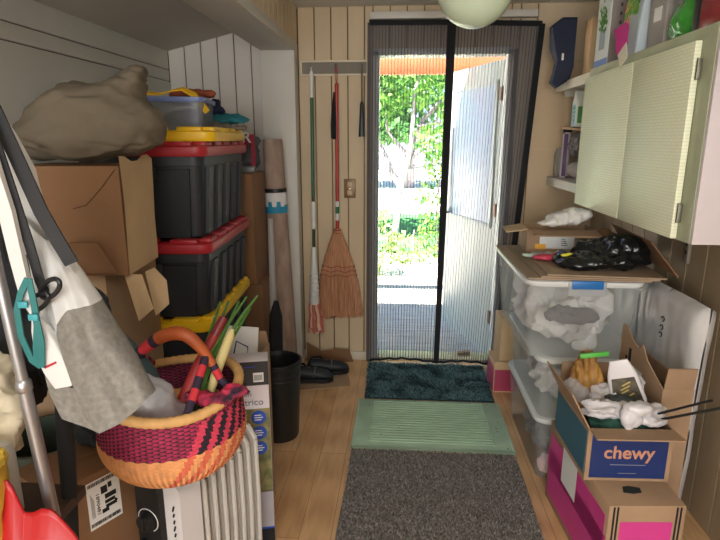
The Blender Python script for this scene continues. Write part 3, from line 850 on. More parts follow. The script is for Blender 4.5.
# yellow webbing and orange cloth over the bin
m = MB(); m.ribbon([(-1.05, 2.27, 1.698), (-1.02, 2.26, 1.694), (-0.98, 2.25, 1.692), (-0.93, 2.25, 1.705), (-0.89, 2.255, 1.712), (-0.850, 2.27, 1.690), (-0.825, 2.28, 1.655), (-0.805, 2.29, 1.622)], 0.035, 0.006, (0.25, 0.9, 0.25)); solo('webbing_strap', m, mat('yellow_webbing', (232, 184, 34), 0.7), 'yellow webbing strap draped over the blue-rimmed bin', 'strap')
solo('gardening_glove', blob([(0, 0, 0.02, 0.07, 0.05, 0.02), (0.06, 0.01, 0.022, 0.045, 0.022, 0.016), (0.05, 0.04, 0.02, 0.04, 0.018, 0.014), (-0.06, -0.01, 0.018, 0.05, 0.04, 0.018)], 0.008, 0.005, 20, seed=5), mat('rust_cloth', (150, 76, 48), 0.9), 'rust-orange work glove lying on the blue-rimmed bin', 'glove', loc=(-0.92, 2.44, 1.685))
# teal clog-like cloth + navy cloth at the back of the loose lid
solo('rolled_cloth', blob([(0, 0, 0.03, 0.10, 0.045, 0.026), (0.08, 0.0, 0.03, 0.06, 0.045, 0.024), (-0.02, 0.03, 0.045, 0.07, 0.04, 0.02)], 0.008, 0.006, 16, seed=8), mat('teal_cloth', (34, 112, 122), 0.8), 'teal cloth bundle behind the blue-rimmed bin', 'cloth', loc=(-0.885, 2.70, 1.575))
solo('knotted_cloth', blob([(0, 0, 0.02, 0.06, 0.04, 0.03), (-0.05, 0.01, 0.022, 0.04, 0.035, 0.025), (0.01, 0.0, 0.05, 0.025, 0.025, 0.02)], 0.008, 0.006, 18, seed=9), mat('navy_cloth', (30, 40, 72), 0.85), 'navy cloth resting on the teal bundle behind the clear bin', 'cloth', loc=(-0.92, 2.705, 1.632))
solo('grey_pouch', blob([(0, 0, 0.02, 0.08, 0.04, 0.022), (0.1, 0.01, 0.015, 0.05, 0.03, 0.014)], 0.008, 0.004, 16, seed=10), mat('stone_cloth', (112, 104, 92), 0.85), 'grey-brown cloth pouch on the yellow lid under the teal bundle', 'pouch', loc=(-0.87, 2.60, 1.55))

# ------------------------------------------------------------------ boxes behind the totes
def cbox(name, label, w, d, h, loc, rz=0.0, flaps=(), m1=CARD, group=None, tk=0.005, tilt=(0, 0), cat='box', top=True, tape=False):
    """cardboard box: closed, or open with hinged flaps. flaps: (side, length, angle outwards from upright, taper)"""
    t = thing(name, label, cat, loc, (tilt[0], tilt[1], rz), group)
    m = MB()
    if flaps or not top:
        m.b2((-w / 2, -d / 2, 0), (w / 2, d / 2, tk))
        m.b2((-w / 2, -d / 2, tk), (-w / 2 + tk, d / 2, h)); m.b2((w / 2 - tk, -d / 2, tk), (w / 2, d / 2, h))
        m.b2((-w / 2 + tk, -d / 2, tk), (w / 2 - tk, -d / 2 + tk, h)); m.b2((-w / 2 + tk, d / 2 - tk, tk), (w / 2 - tk, d / 2, h))
    else:
        m.b2((-w / 2, -d / 2, 0), (w / 2, d / 2, h), bev=0.004)
        m.b2((-w / 2 + 0.002, -0.0012, h - 0.001), (w / 2 - 0.002, 0.0012, h + 0.0012))
    m.build('carton', m1, t)
    for f in flaps:
        side, L, ang = f[:3]; tp = f[3] if len(f) > 3 else 0.012; fm = f[4] if len(f) > 4 else m1
        W = w if side in 'FB' else d
        m = MB(); m.prism([(-W / 2 + 0.004, 0), (W / 2 - 0.004, 0), (W / 2 - tp, L), (-W / 2 + tp, L)], tk)
        o = m.build('flap', fm, t)
        # local: x along hinge, y = flap direction (up when ang = 0)
        rzz = {'F': 0, 'B': PI, 'L': -PI / 2, 'R': PI / 2}[side]
        o.rotation_euler = Euler((R(90) + R(ang), 0, rzz))
        o.location = {'F': (0, -d / 2 + tk / 2, h), 'B': (0, d / 2 - tk / 2, h), 'L': (-w / 2 + tk / 2, 0, h), 'R': (w / 2 - tk / 2, 0, h)}[side]
    if tape:
        m = MB(); m.b2((-0.025, -d / 2 - 0.0008, h - 0.07), (0.025, -d / 2 + 0.001, h + 0.001)); m.b2((-0.025, -d / 2, h), (0.025, d / 2, h + 0.0012)); m.build('tape', mat('packing_tape', (176, 142, 104), 0.2), t)
    return t
cbox('tall_carton', 'taped brown carton standing behind the totes, beside the rolled rug', 0.17, 0.28, 0.62, (-0.895, 3.08, 0.712), 0, tape=True, m1=CARD_D)
cbox('tall_carton', 'brown carton under the taped one, between the totes and the waste bin', 0.22, 0.28, 0.71, (-0.885, 3.08, 0.0), 0, m1=CARD_D)
# dark printed bag with red frame on top
t = thing('printed_bag', 'dark grey bag with white letters and red straps on the taped carton', 'bag', (-0.915, 3.13, 1.334), (R(-8), 0, 0))
o = blob([(0, 0, 0.10, 0.10, 0.05, 0.10), (0.0, 0, 0.05, 0.10, 0.06, 0.055), (0.02, 0, 0.17, 0.09, 0.03, 0.05)], 0.01, 0.006, 12, seed=4, floor=0.0); o.build('sack', mat('charcoal_bag', (70, 70, 72), 0.6), t, 60)
text_obj('DR', 0.085, CREAMW, t, (-0.045, -0.068, 0.155), (R(90), 0, 0), bold=0.002)
m = MB(); m.ribbon([(-0.05, -0.075, 0.01), (0.02, -0.07, 0.10), (0.07, -0.06, 0.20)], 0.022, 0.004, (1, 0, 0)); m.build('strap', mat('crimson_strap', (146, 26, 52), 0.6), t)
m = MB(); m.ribbon([(0.085, -0.07, 0.01), (0.085, -0.07, 0.10), (0.075, -0.06, 0.20)], 0.022, 0.004, (1, 0, 0)); m.build('strap', MATS['crimson_strap'], t)
solo('grey_folder', MB().b2((-1.01, 2.97, 1.3335), (-0.80, 3.02, 1.372), bev=0.008), mat('slate_plastic', (104, 102, 100), 0.35), 'slate grey flat pack edge lying on the taped carton', 'folder')

# rolled rug with paper band against the post
t = thing('rolled_rug', 'tall taupe rug roll with a paper band leaning on the white post', 'rug roll', (-0.745, 3.33, 0.0), (R(-1.2), R(-1.6), 0))
m = MB(); m.lathe([(0.080, 0.0), (0.083, 0.02), (0.078, 0.5), (0.068, 1.0), (0.060, 1.5), (0.058, 1.515), (0.040, 1.515), (0.038, 1.47), (0.0, 1.47)], 36, cap0=True, fn=lambda r, i, j: r * (1 + 0.012 * math.sin(j * 0.7 + i)))
m.build('roll', mat('taupe_pile', (150, 126, 112), 0.85, rgb2=(176, 154, 140), scale=7, stretch=(3, 3, 1), bump=0.25, bscale=10), t, 60)
m = MB(); m.mi = 0; m.lathe([(0.0685, 1.195), (0.0695, 1.20), (0.0695, 1.215), (0.0685, 1.22)], 36); m.mi = 1; m.lathe([(0.0685, 1.12), (0.069, 1.12), (0.069, 1.195)], 36); m.mi = 2; m.lathe([(0.070, 1.07), (0.0705, 1.07), (0.0695, 1.12)], 36)
for k in range(5):
    a = R(-130 + k * 22); m.mi = 2 if k % 2 else 1
    m.box((0.0697 * math.cos(a), 0.0697 * math.sin(a), 1.125), (0.002, 0.024, 0.03), (0, 0, a))
m.build('paper_band', [BLACK, PAPERW, mat('cyan_print', (36, 140, 178), 0.6)], t, 60)

# waste bin
BIN = mat('black_bin', (30, 31, 32), 0.42)
t = thing('waste_bin', 'black round waste bin on the floor in front of the rolled rug', 'bin', (-0.612, 2.56, 0.0)); t.scale = (0.92, 0.92, 0.93)
m = MB(); m.lathe([(0.0, 0.0), (0.10, 0.0), (0.105, 0.01), (0.125, 0.43), (0.118, 0.43), (0.098, 0.02), (0.0, 0.02)], 40); m.build('bucket', BIN, t)
m = MB(); m.lathe([(0.118, 0.425), (0.128, 0.425), (0.132, 0.435), (0.130, 0.455), (0.120, 0.457), (0.117, 0.44)], 40)
for z in (0.36, 0.39): m.lathe([(0.120, z), (0.1245, z + 0.005), (0.121, z + 0.010)], 40)
m.build('rim', BIN, t)
t = thing('white_booklet', 'white instruction leaflet standing behind the heater carton', 'leaflet', (-0.63, 1.985, 0.59), (R(-12), 0, R(-8)))
m = MB(); m.b2((-0.07, -0.004, 0), (0.07, 0.004, 0.20), bev=0.002); m.build('page', PAPERW, t)
m = MB(); m.tube([(-0.03, -0.006, 0.08), (0.03, -0.006, 0.085), (0.03, -0.006, 0.12), (-0.02, -0.006, 0.14), (-0.03, -0.006, 0.08)], 0.003, 5); m.build('printed_drawing', mat('ink_blue', (60, 70, 120), 0.8), t)
cbox('open_carton', 'small tan carton behind the heater carton, holding the white leaflet', 0.20, 0.20, 0.705, (-0.625, 1.96, 0.0), R(0), top=False, m1=CARD, flaps=(('B', 0.05, 5),))
solo('black_umbrella', MB().tube([(-0.665, 2.72, 0.03), (-0.66, 2.72, 0.4), (-0.655, 2.73, 0.60), (-0.65, 2.73, 0.68)], [0.03, 0.04, 0.035, 0.012], 10), BLACK_F, 'black folded umbrella standing between the totes and the waste bin', 'umbrella')
solo('clear_sheet_roll', MB().tube([(-0.725, 2.95, 0.0), (-0.725, 2.97, 0.5), (-0.73, 3.0, 1.08)], [0.018, 0.022, 0.015], 8), MILKY, 'thin roll of milky plastic film standing left of the rug roll', 'plastic film')

# ------------------------------------------------------------------ heater carton
t = thing('heater_carton', 'upright printed carton with a dark top band beside the oil heater', 'box', (-0.533, 1.765, 0.0), (0, 0, R(14)))
W, D, H = 0.145, 0.085, 0.765
m = MB(); m.b2((-W / 2, -D / 2, 0), (W / 2, D / 2, H), bev=0.003); m.build('carton', mat('white_carton', (214, 206, 212), 0.5), t)
yf = -D / 2 - 0.0008
def patch(name, x0, x1, z0, z1, mm, dy=0.0):
    q = MB(); q.b2((x0, yf - 0.0008 - dy, z0), (x1, yf + 0.001, z1)); return q.build(name, mm, t)
patch('dark_band', -W / 2, W / 2, H - 0.09, H - 0.002, mat('charcoal_print', (26, 28, 36), 0.4))
patch('barcode_sticker', 0.020, 0.056, H - 0.078, H - 0.043, PAPERW, 0.0006)
q = MB()
for k in range(9): q.b2((0.024 + k * 0.0032, yf - 0.0022, H - 0.071), (0.0255 + k * 0.0032, yf, H - 0.051))
q.build('barcode', INK, t)
q = MB(); q.b2((-0.05, yf - 0.0016, H - 0.022), (0.03, yf, H - 0.019)); q.build('blue_line', mat('print_blue', (40, 70, 170), 0.5), t)
GT = mat('grey_lettering', (92, 96, 108), 0.7)
text_obj('con', 0.026, GT, t, (0.012, yf - 0.001, H - 0.130), FRONT, align='RIGHT')
text_obj('eléctrico', 0.034, GT, t, (0.052, yf - 0.001, H - 0.165), FRONT, align='RIGHT')
patch('photo_panel', -W / 2, W / 2 - 0.001, 0.25, 0.585, mat('rug_photo_print', (150, 140, 96), 0.5, rgb2=(92, 96, 60), scale=30))
patch('heater_picture', -W / 2 + 0.004, -0.030, 0.26, 0.582, mat('heater_photo_print', (206, 204, 200), 0.5))
q = MB()
for k in range(4): q.b2((-W / 2 + 0.008 + k * 0.0085, yf - 0.003, 0.26), (-W / 2 + 0.013 + k * 0.0085, yf, 0.55))
q.build('heater_picture_fins', mat('heater_photo_shade', (150, 146, 140), 0.5), t)
BLU = mat('badge_blue', (36, 78, 178), 0.45)
for z in (0.552, 0.492, 0.432):
    q = MB(); q.cyl((0.033, yf - 0.003, z), (0.033, yf, z), 0.026, seg=28); o = q.build('badge', BLU, t)
    q = MB()
    for k in (-1, 0, 1): q.b2((0.018, yf - 0.0036, z + k * 0.009 - 0.0018), (0.048 - abs(k) * 0.006, yf - 0.002, z + k * 0.009 + 0.0018))
    q.build('badge_text_lines', PAPERW, t)
patch('person_picture', -0.02, W / 2, 0.10, 0.255, mat('grey_photo_print', (170, 166, 174), 0.5))
q = MB(); q.prism([(0, 0), (0.012, 0), (0.02, 0.035), (0.016, 0.06), (0.006, 0.062), (0.0, 0.03)], 0.001, Matrix.Translation((-0.006, yf - 0.0015, 0.13)) @ Euler(FRONT).to_matrix().to_4x4()); q.build('dark_picture', mat('dark_print', (70, 58, 64), 0.5), t)
patch('base_band', -W / 2, W / 2, 0.0, 0.094, INK)
patch('base_stripe', -W / 2, W / 2, 0.092, 0.100, BLU, 0.0004)

# ------------------------------------------------------------------ oil heater
t = thing('oil_heater', 'pale grey oil-filled radiator heater standing under the woven basket', 'heater', (-0.645, 1.345, 0.0), (0, 0, R(-20))); t.scale = (1, 1, 0.96)
HF = mat('heater_enamel', (196, 190, 182), 0.35, var=0.03, scale=5)
# local y runs along the heater (away from the camera), x across it
def fin(y):
    m = MB()
    pr = []
    for (w, z0, z1, tt) in ((0.15, 0.09, 0.615, 0.006), (0.128, 0.105, 0.60, 0.020)):
        lp = rrect(w, z1 - z0, 0.045, 0, 5)
        m.prism([(p[0], p[1] + (z0 + z1) / 2) for p in lp], tt, Matrix.Translation((0, y, 0)) @ Euler((R(90), 0, 0)).to_matrix().to_4x4())
    m.tube([(0.075, y, 0.14), (0.078, y, 0.35), (0.075, y, 0.565)], 0.0085, 8); m.tube([(-0.075, y, 0.14), (-0.078, y, 0.35), (-0.075, y, 0.565)], 0.0085, 8)
    m.tube([(-0.075, y, 0.565), (-0.05, y, 0.608), (0, y, 0.616), (0.05, y, 0.608), (0.075, y, 0.565)], 0.0085, 8)
    return m.build('fin', HF, t)
for k in range(7): fin(0.045 + k * 0.043)
m = MB(); m.cyl((0, 0.03, 0.52), (0, 0.33, 0.52), 0.025); m.cyl((0, 0.03, 0.17), (0, 0.33, 0.17), 0.025); m.build('oil_tube', HF, t)
m = MB(); m.loft([[(p[0], -0.055, p[1] + 0.35) for p in rrect(0.155, 0.53, 0.03, 0)], [(p[0], 0.020, p[1] + 0.35) for p in rrect(0.17, 0.53, 0.03, 0)]]); m.build('end_cap', mat('heater_cap', (214, 210, 210), 0.4), t)
m = MB(); m.loft([[(p[0] - 0.028, -0.072, p[1] + 0.35) for p in rrect(0.085, 0.49, 0.02, 0)], [(p[0] - 0.028, -0.05, p[1] + 0.35) for p in rrect(0.098, 0.525, 0.025, 0)]]); m.build('control_panel', BLACK, t)
m = MB(); m.cyl((-0.028, -0.094, 0.485), (-0.028, -0.07, 0.485), 0.024, 0.028, 28); m.b2((-0.032, -0.098, 0.462), (-0.024, -0.090, 0.508), bev=0.002); m.build('knob', BLACK, t)
m = MB(); m.tube([(-0.028 + 0.036 * math.cos(R(a)), -0.0735, 0.485 + 0.036 * math.sin(R(a))) for a in range(-60, 241, 12)], 0.0014, 5); m.build('dial_mark', CREAMW, t)
for x in (-0.052, -0.004):
    m = MB(); m.box((x, -0.077, 0.40), (0.018, 0.012, 0.028), bev=0.003); m.build('switch', BLACK, t)
for k in range(6):
    q = MB(); q.box((0.052, -0.056, 0.535 - k * 0.022), (0.005, 0.003, 0.012 if k % 3 else 0.018), (0, R(18), 0)); q.build('printed_mark', INK, t)
for y in (0.02, 0.30):
    m = MB(); m.b2((-0.12, y - 0.015, 0.045), (0.12, y + 0.015, 0.075), bev=0.005); m.build('foot', BLACK, t)
    for s in (-1, 1):
        m = MB(); m.cyl((s * 0.10 - 0.012, y, 0.024), (s * 0.10 + 0.012, y, 0.024), 0.024); m.build('caster', BLACK, t)

# ------------------------------------------------------------------ woven basket
bk = thing('woven_basket', 'round woven straw basket in orange and magenta, sitting on the oil heater', 'basket', (-0.622, 1.345, 0.630), (R(2), 0, 0))
WO = mat('straw_orange', (222, 156, 100), 0.8, var=0.12, scale=40); WM = mat('straw_magenta', (158, 38, 74), 0.8, var=0.2, scale=40)
WD = mat('straw_plum', (70, 26, 44), 0.85, var=0.2, scale=40); WR = mat('straw_redorange', (208, 104, 74), 0.8, var=0.12, scale=40); WP = mat('straw_pink', (206, 62, 88), 0.8, var=0.12, scale=40); WK = mat('straw_black', (44, 30, 40), 0.85)
NR, NS = 60, 160
def bprof(s):  # s 0 bottom .. 1 rim
    if s < 0.20:
        q = s / 0.20; return (0.145 * q, 0.0 + 0.008 * q * q)
    q = (s - 0.20) / 0.80
    return (0.145 + 0.052 * math.sin(min(1, q * 1.9) * PI / 2) - 0.010 * max(0, q - 0.5) / 0.5, 0.008 + 0.212 * q ** 1.25)
prof = [bprof(i / NR) for i in range(NR + 1)]
prof_in = [(max(0.0, r - 0.007), z + 0.006) for r, z in reversed(prof)]
def bmi(i, j):
    ii = i if i < NR else 2 * NR - i
    s = ii / NR
    jj = (j - ii * 0.35 + 40) % NS
    seg = int(jj // 3) % 2
    patchy = (jj % 80) < 34
    if s < 0.22: return 5
    if s < 0.66: return 3 if (patchy and seg == 0) else 0
    if s > 0.97: return 1
    if patchy and s < 0.93: return 5 if seg else 4
    return 1 if (ii + (j // 2)) % 2 else 2
def bw(r, i, j):
    s = 1 if i <= NR else -1
    return r + (0.0022 * s * (1 if ((j // 2) + i) % 2 else -1) if 2 < i < 2 * NR - 2 else 0)
m = MB(); m.lathe(prof + prof_in, NS, mis=bmi, fn=bw); m.build('weave', [WO, WM, WD, WR, WP, WK], bk, 30)
m = MB(); RZ = bprof(1)[1]; RR = bprof(1)[0]
n = 180
def rimp(a, dr=0, dz=0):
    return Vector(((RR - 0.002 + dr) * math.cos(a), (RR - 0.002 + dr) * math.sin(a), RZ + 0.006 + dz + 0.010 * math.cos(2 * (a - 0.6))))
loops = []
for i in range(n):
    a = 2 * PI * i / n
    T = Vector((-math.sin(a), math.cos(a), 0)); U = Vector((math.cos(a), math.sin(a), 0)); V = Vector((0, 0, 1))
    rr_ = 0.0135 + 0.0014 * math.sin(i * 2.2)
    loops.append([rimp(a) + U * rr_ * math.cos(2 * PI * k / 10 + i * 0.5) + V * rr_ * math.sin(2 * PI * k / 10 + i * 0.5) for k in range(10)])
m.tube([rimp(2 * PI * i / n) for i in range(n + 1)], [0.0135 + 0.0012 * math.sin(i * 2.2) for i in range(n + 1)], 10)
m.build('rim', mat('tan_rim', (206, 160, 100), 0.75, var=0.12, scale=30), bk, 60)
# wrapped handle: an arch that forks where it meets the rim
HL = [mat('leather_orange', (172, 84, 40), 0.5, var=0.1, scale=20), mat('wrap_red', (196, 46, 56), 0.7), mat('wrap_dark', (46, 32, 52), 0.8)]
def arch(p0, p1, h, n=28, bow=(0, 0, 0)):
    p0 = Vector(p0); p1 = Vector(p1); out = []
    for i in range(n + 1):
        s = i / n
        p = p0.lerp(p1, s) + Vector((0, 0, h)) * math.sin(PI * s) ** 0.8 + Vector(bow) * math.sin(PI * s)
        out.append(p)
    return out
HP = [to_local(bk, p) for p in ((-0.795, 1.43, 0.850), (-0.772, 1.40, 0.880), (-0.735, 1.36, 0.918), (-0.68, 1.335, 0.965), (-0.62, 1.325, 1.005), (-0.565, 1.32, 1.012), (-0.525, 1.325, 0.975), (-0.497, 1.33, 0.925), (-0.475, 1.33, 0.880), (-0.445, 1.33, 0.846))]
P = []
for k in range(33):
    q = k / 32 * 9; i0 = min(8, int(q)); f = q - i0
    pa, pb, pc, pd = HP[max(0, i0 - 1)], HP[i0], HP[i0 + 1], HP[min(9, i0 + 2)]
    P.append(0.5 * ((2 * pb) + (pc - pa) * f + (2 * pa - 5 * pb + 4 * pc - pd) * f * f + (3 * pb - pa - 3 * pc + pd) * f ** 3))
rad = [0.010 + 0.009 * math.exp(-((i - 16) / 7) ** 2) for i in range(33)]
def hm(i, j):
    if 13 <= i <= 24: return 0
    return 1 if (i // 2) % 2 else 2
m = MB(); m.tube(P, rad, 10, mis=hm)
p_end = to_local(bk, (-0.520, 1.20, 0.846))
P2 = [P[23]] + [P[23].lerp(p_end, s) for s in (0.2, 0.4, 0.6, 0.8, 1)]
m.tube(P2, 0.011, 10, mis=lambda i, j: 1 if i % 2 else 2)
p_end = to_local(bk, (-0.74, 1.49, 0.85))
P3 = [P[9]] + [P[9].lerp(p_end, s) for s in (0.2, 0.4, 0.6, 0.8, 1)]
m.tube(P3, 0.011, 10, mis=lambda i, j: 1 if i % 2 else 2)
m.build('handle', HL, bk, 60)
# ------------------------------------------------------------------ cardboard boxes under the jacket
LCX, LCY = -1.165, 1.855
t = cbox('lower_carton', 'tan open carton on the alcove floor under the big brown box', 0.40, 0.37, 1.08, (LCX, LCY, 0.0), 0, top=False, m1=CARD)
BCW, BCD = 0.34, 0.27
ca, sa = math.cos(R(6)), math.sin(R(6))
bcx = -0.862 + ca * (-BCW / 2) - sa * (BCD / 2); bcy = 1.63 + sa * (-BCW / 2) + ca * (BCD / 2)
t = cbox('big_carton', 'big brown box with pale flaps hanging at its lower right, carrying the jacket', BCW, BCD, 0.345, (bcx, bcy, 1.088), R(6), m1=CARD_D)
m = MB()
m.grid(6, 8, lambda u, v: (BCW / 2 + 0.003 + 0.007 * abs(math.sin(v * 3 + u * 2)) * v, -BCD / 2 + (BCD + 0.004) * u, 0.003 + 0.362 * v + 0.012 * math.sin(u * 9 + 1) * v ** 4))
m.build('side_flap', CARD_L, t, recalc=False)  # paler than the shaded front: light on this side put into the colour
q = [to_local(t, p) for p in ((-1.03, 1.60, 1.10), (-0.888, 1.612, 1.10), (-0.922, 1.57, 1.205), (-1.03, 1.57, 1.203))]
m = MB(); m.loft([q, [p + Vector((0, 0.004, 0)) for p in q]]); m.build('front_flap', CARD_D, t)
for pts in (((-0.896, 1.665, 1.084), (-0.835, 1.662, 1.084), (-0.776, 1.60, 0.990), (-0.828, 1.60, 0.946)), ((-0.842, 1.70, 1.084), (-0.838, 1.76, 1.084), (-0.772, 1.70, 1.055), (-0.756, 1.67, 0.985), (-0.802, 1.665, 0.945))):
    q = [to_local(t, p) for p in pts]
    nn = (q[1] - q[0]).cross(q[2] - q[1]).normalized() * 0.002
    m = MB(); m.loft([[p - nn for p in q], [p + nn for p in q]]); m.build('bottom_flap', CARD_L, t)
yy = -BCD / 2 - 0.001
m = MB(); m.tube([(0.02, yy, 0.215), (0.06, yy, 0.225), (0.11, yy, 0.275), (0.16, yy, 0.335)], 0.0016, 5); m.build('crease', mat('crease_brown', (84, 56, 34), 0.9), t)

# jacket bundle
OLV = mat('olive_canvas', (104, 94, 78), 0.9, var=0.06, scale=3)
JO = Vector((-1.04, 1.76, 1.436))
SIL = [(-1.273, 1.516), (-1.231, 1.567), (-1.156, 1.617), (-1.092, 1.66), (-1.045, 1.69), (-0.99, 1.681), (-0.943, 1.683), (-0.893, 1.716), (-0.825, 1.745), (-0.803, 1.7), (-0.829, 1.64), (-0.779, 1.603), (-0.758, 1.548), (-0.784, 1.478), (-0.87, 1.456), (-1.059, 1.446), (-1.215, 1.445), (-1.265, 1.462)]
def pdist(px, pz):
    best = 9; ins = False; n = len(SIL)
    for k in range(n):
        ax, az = SIL[k]; bx, bz = SIL[(k + 1) % n]
        if (az > pz) != (bz > pz) and px < (bx - ax) * (pz - az) / (bz - az) + ax: ins = not ins
        L2 = (bx - ax) ** 2 + (bz - az) ** 2
        q = max(0, min(1, ((px - ax) * (bx - ax) + (pz - az) * (bz - az)) / L2))
        best = min(best, math.hypot(px - ax - q * (bx - ax), pz - az - q * (bz - az)))
    return best if ins else -best
balls = []
x = -1.36
while x < -0.70:
    z = 1.44
    while z < 1.80:
        dd = pdist(x, z)
        if dd > 0.012:
            balls.append((x - JO.x, 0.02 * math.sin(x * 20) - 0.02, z - JO.z, dd, min(0.14, dd * 1.5 + 0.02), dd))
        z += 0.018
    x += 0.018
o = blob(balls, 0.008, 0.007, 5, seed=5.3, stretch=(0.7, 1, 1.7), smooth_it=6, floor=0.0, crease=0.008, crf=3.0)
t = thing('canvas_jacket', 'bundled olive-grey canvas jacket lying on top of the big brown box', 'jacket', (-1.04, 1.76, 1.436), 0)
o.build('cloth', OLV, t, 60)

# ------------------------------------------------------------------ dark folded umbrella and dark cloth below the box
solo('teal_umbrella', MB().tube([(-0.83, 1.34, 1.06), (-0.80, 1.34, 1.02), (-0.75, 1.36, 0.95), (-0.70, 1.38, 0.87), (-0.665, 1.39, 0.80)], [0.012, 0.025, 0.028, 0.022, 0.008], 10), mat('slate_teal', (58, 76, 80), 0.6), 'slate green folded umbrella pointing down into the back of the basket', 'umbrella')
solo('charcoal_sack', blob([(0, 0, 0.42, 0.055, 0.05, 0.055), (-0.02, 0.0, 0.36, 0.07, 0.055, 0.07), (-0.02, 0, 0.22, 0.06, 0.05, 0.2), (-0.02, 0, 0.06, 0.07, 0.055, 0.08)], 0.009, 0.008, 14, seed=6, floor=0.0), mat('charcoal_wool', (46, 50, 54), 0.95), 'dark charcoal cloth sack standing behind the grey bag, below the big brown box', 'sack', loc=(-0.885, 1.43, 0.622))
solo('straw_hat', blob([(0, 0, 0, 0.10, 0.04, 0.02, 0, R(30), 0), (-0.05, 0, 0.035, 0.04, 0.035, 0.02, 0, R(30), 0)], 0.008, 0.006, 20, seed=12), mat('straw_tan', (176, 142, 104), 0.9), 'tan crumpled paper edge showing behind the grey bag', 'paper', loc=(-1.0, 1.48, 1.10))
# basket contents
t = thing('red_umbrella', 'brick-red folded umbrella standing diagonally in the woven basket', 'umbrella', (0, 0, 0))
m = MB(); m.tube([(-0.61, 1.27, 0.70), (-0.585, 1.31, 0.80), (-0.55, 1.36, 0.895), (-0.515, 1.41, 0.975)], [0.016, 0.020, 0.020, 0.015], 10); m.build('canopy', mat('brick_red', (140, 36, 32), 0.55, var=0.12, scale=12), t)
m = MB(); m.cyl((-0.515, 1.41, 0.975), (-0.495, 1.44, 1.02), 0.015, 0.013); m.build('handle', mat('dark_red_handle', (110, 30, 36), 0.4), t)
t = thing('leafy_stalks', 'green leafy stalks with a pale bulb sticking out of the basket', 'plant stalks', (0, 0, 0))
GRN = mat('stalk_green', (74, 112, 50), 0.6, var=0.2, scale=10)
for k, (dx, dz, bend) in enumerate(((0, 0, 0.0), (0.012, 0.0, 0.02), (-0.012, 0.0, -0.01), (0.02, -0.02, 0.045), (-0.004, 0.015, 0.06))):
    m = MB(); m.ribbon([(-0.565 + dx, 1.245, 0.715), (-0.55 + dx, 1.29, 0.80 + dz), (-0.535 + dx, 1.34, 0.88 + dz), (-0.52 + dx + bend * 0.4, 1.41, 0.96 + dz), (-0.50 + dx + bend, 1.50, 1.05 + dz)], [0.014, 0.016, 0.015, 0.012, 0.004], 0.004, (0.8, -0.3, 0.2)); m.build('leaf', GRN, t)
m = MB(); m.tube([(-0.510, 1.31, 0.82), (-0.495, 1.36, 0.90), (-0.475, 1.42, 0.97), (-0.47, 1.43, 0.99)], [0.008, 0.015, 0.014, 0.006], 10); m.build('bulb', mat('bulb_cream', (206, 190, 130), 0.6), t)
m = MB(); m.tube([(-0.47, 1.43, 0.985), (-0.45, 1.48, 1.02), (-0.42, 1.53, 1.06)], [0.006, 0.005, 0.003], 8); m.build('shoot', GRN, t)
solo('clear_bag', blob([(0, 0, 0.06, 0.075, 0.06, 0.08), (0.04, 0.01, 0.02, 0.06, 0.06, 0.05), (-0.03, 0, 0.11, 0.045, 0.04, 0.05)], 0.009, 0.0, crumple=0.022, cf=11, seed=3), clear_mat('basket_bag_film', (222, 222, 224), 0.5, 0.15), 'clear crumpled plastic bag in the left of the woven basket', 'plastic bag', loc=(-0.645, 1.26, 0.775))
solo('pink_scarf', blob([(0, 0, 0, 0.055, 0.03, 0.016), (0.05, 0.02, 0.01, 0.04, 0.025, 0.016), (-0.045, 0, 0.004, 0.03, 0.02, 0.012)], 0.006, 0.006, 24, seed=7), mat('pink_print_cloth', (196, 44, 76), 0.8, rgb2=(44, 24, 44), scale=34), 'pink and black printed cloth strip by the right rim of the basket', 'cloth', loc=(-0.480, 1.27, 0.855))

# ------------------------------------------------------------------ lower left carton with shipping label
t = cbox('label_carton', 'brown carton with a white shipping label, in front at the lower left', 0.27, 0.20, 0.62, (-0.907, 1.328, 0.0), R(60), m1=CARD_D)
# local -y faces right and forward
yf = -0.101
m = MB(); m.b2((-0.175, yf - 0.0012, 0.44), (-0.03, yf, 0.585)); lab = m.build('shipping_label', PAPERW, t)
m = MB()
rr = random.Random(4)
for zz in (0.57, 0.448):
    x = -0.17
    m = MB()
    while x < -0.04:
        w_ = rr.choice((0.0012, 0.002, 0.0032)); m.b2((x, yf - 0.0022, zz), (x + w_, yf, zz + 0.011)); x += w_ + rr.choice((0.0014, 0.0024))
    m.build('barcode', INK, lab)
m = MB()
for (x, z, w_, h_) in ((-0.115, 0.535, 0.028, 0.022), (-0.10, 0.515, 0.05, 0.014), (-0.102, 0.50, 0.045, 0.010), (-0.10, 0.486, 0.05, 0.010), (-0.082, 0.545, 0.016, 0.016), (-0.118, 0.475, 0.03, 0.012)):
    m.b2((x, yf - 0.0022, z), (x + w_, yf, z + h_), bev=0.0)
m.prism([(-0.06, 0.505), (-0.045, 0.495), (-0.06, 0.485)], 0.001, Matrix.Translation((0, yf - 0.0018, 0)) @ Euler(FRONT).to_matrix().to_4x4())
m.build('printed_figure', INK, lab)
text_obj('1890481', 0.020, INK, lab, (-0.138, yf - 0.0014, 0.545), (R(90), R(90), 0))
for k in range(4):
    m = MB(); m.b2((-0.162 + k * 0.004, yf - 0.002, 0.475), (-0.161 + k * 0.004, yf, 0.55 - k * 0.006)); m.build('fine_print', mat('grey_ink', (110, 108, 112), 0.8), lab)
lab.scale = (0.66, 1, 1); lab.location = (0.074, 0, 0.014)
# green tub behind it
m = MB(); m.lathe([(0.0, 0.0), (0.11, 0.0), (0.135, 0.55), (0.142, 0.55), (0.142, 0.59), (0.13, 0.59), (0.105, 0.03), (0.0, 0.03)], 36); solo('green_tub', m, mat('dark_green_plastic', (58, 70, 58), 0.45), 'tall dark green tub standing behind the labelled carton', 'tub', loc=(-1.13, 1.50, 0.0))

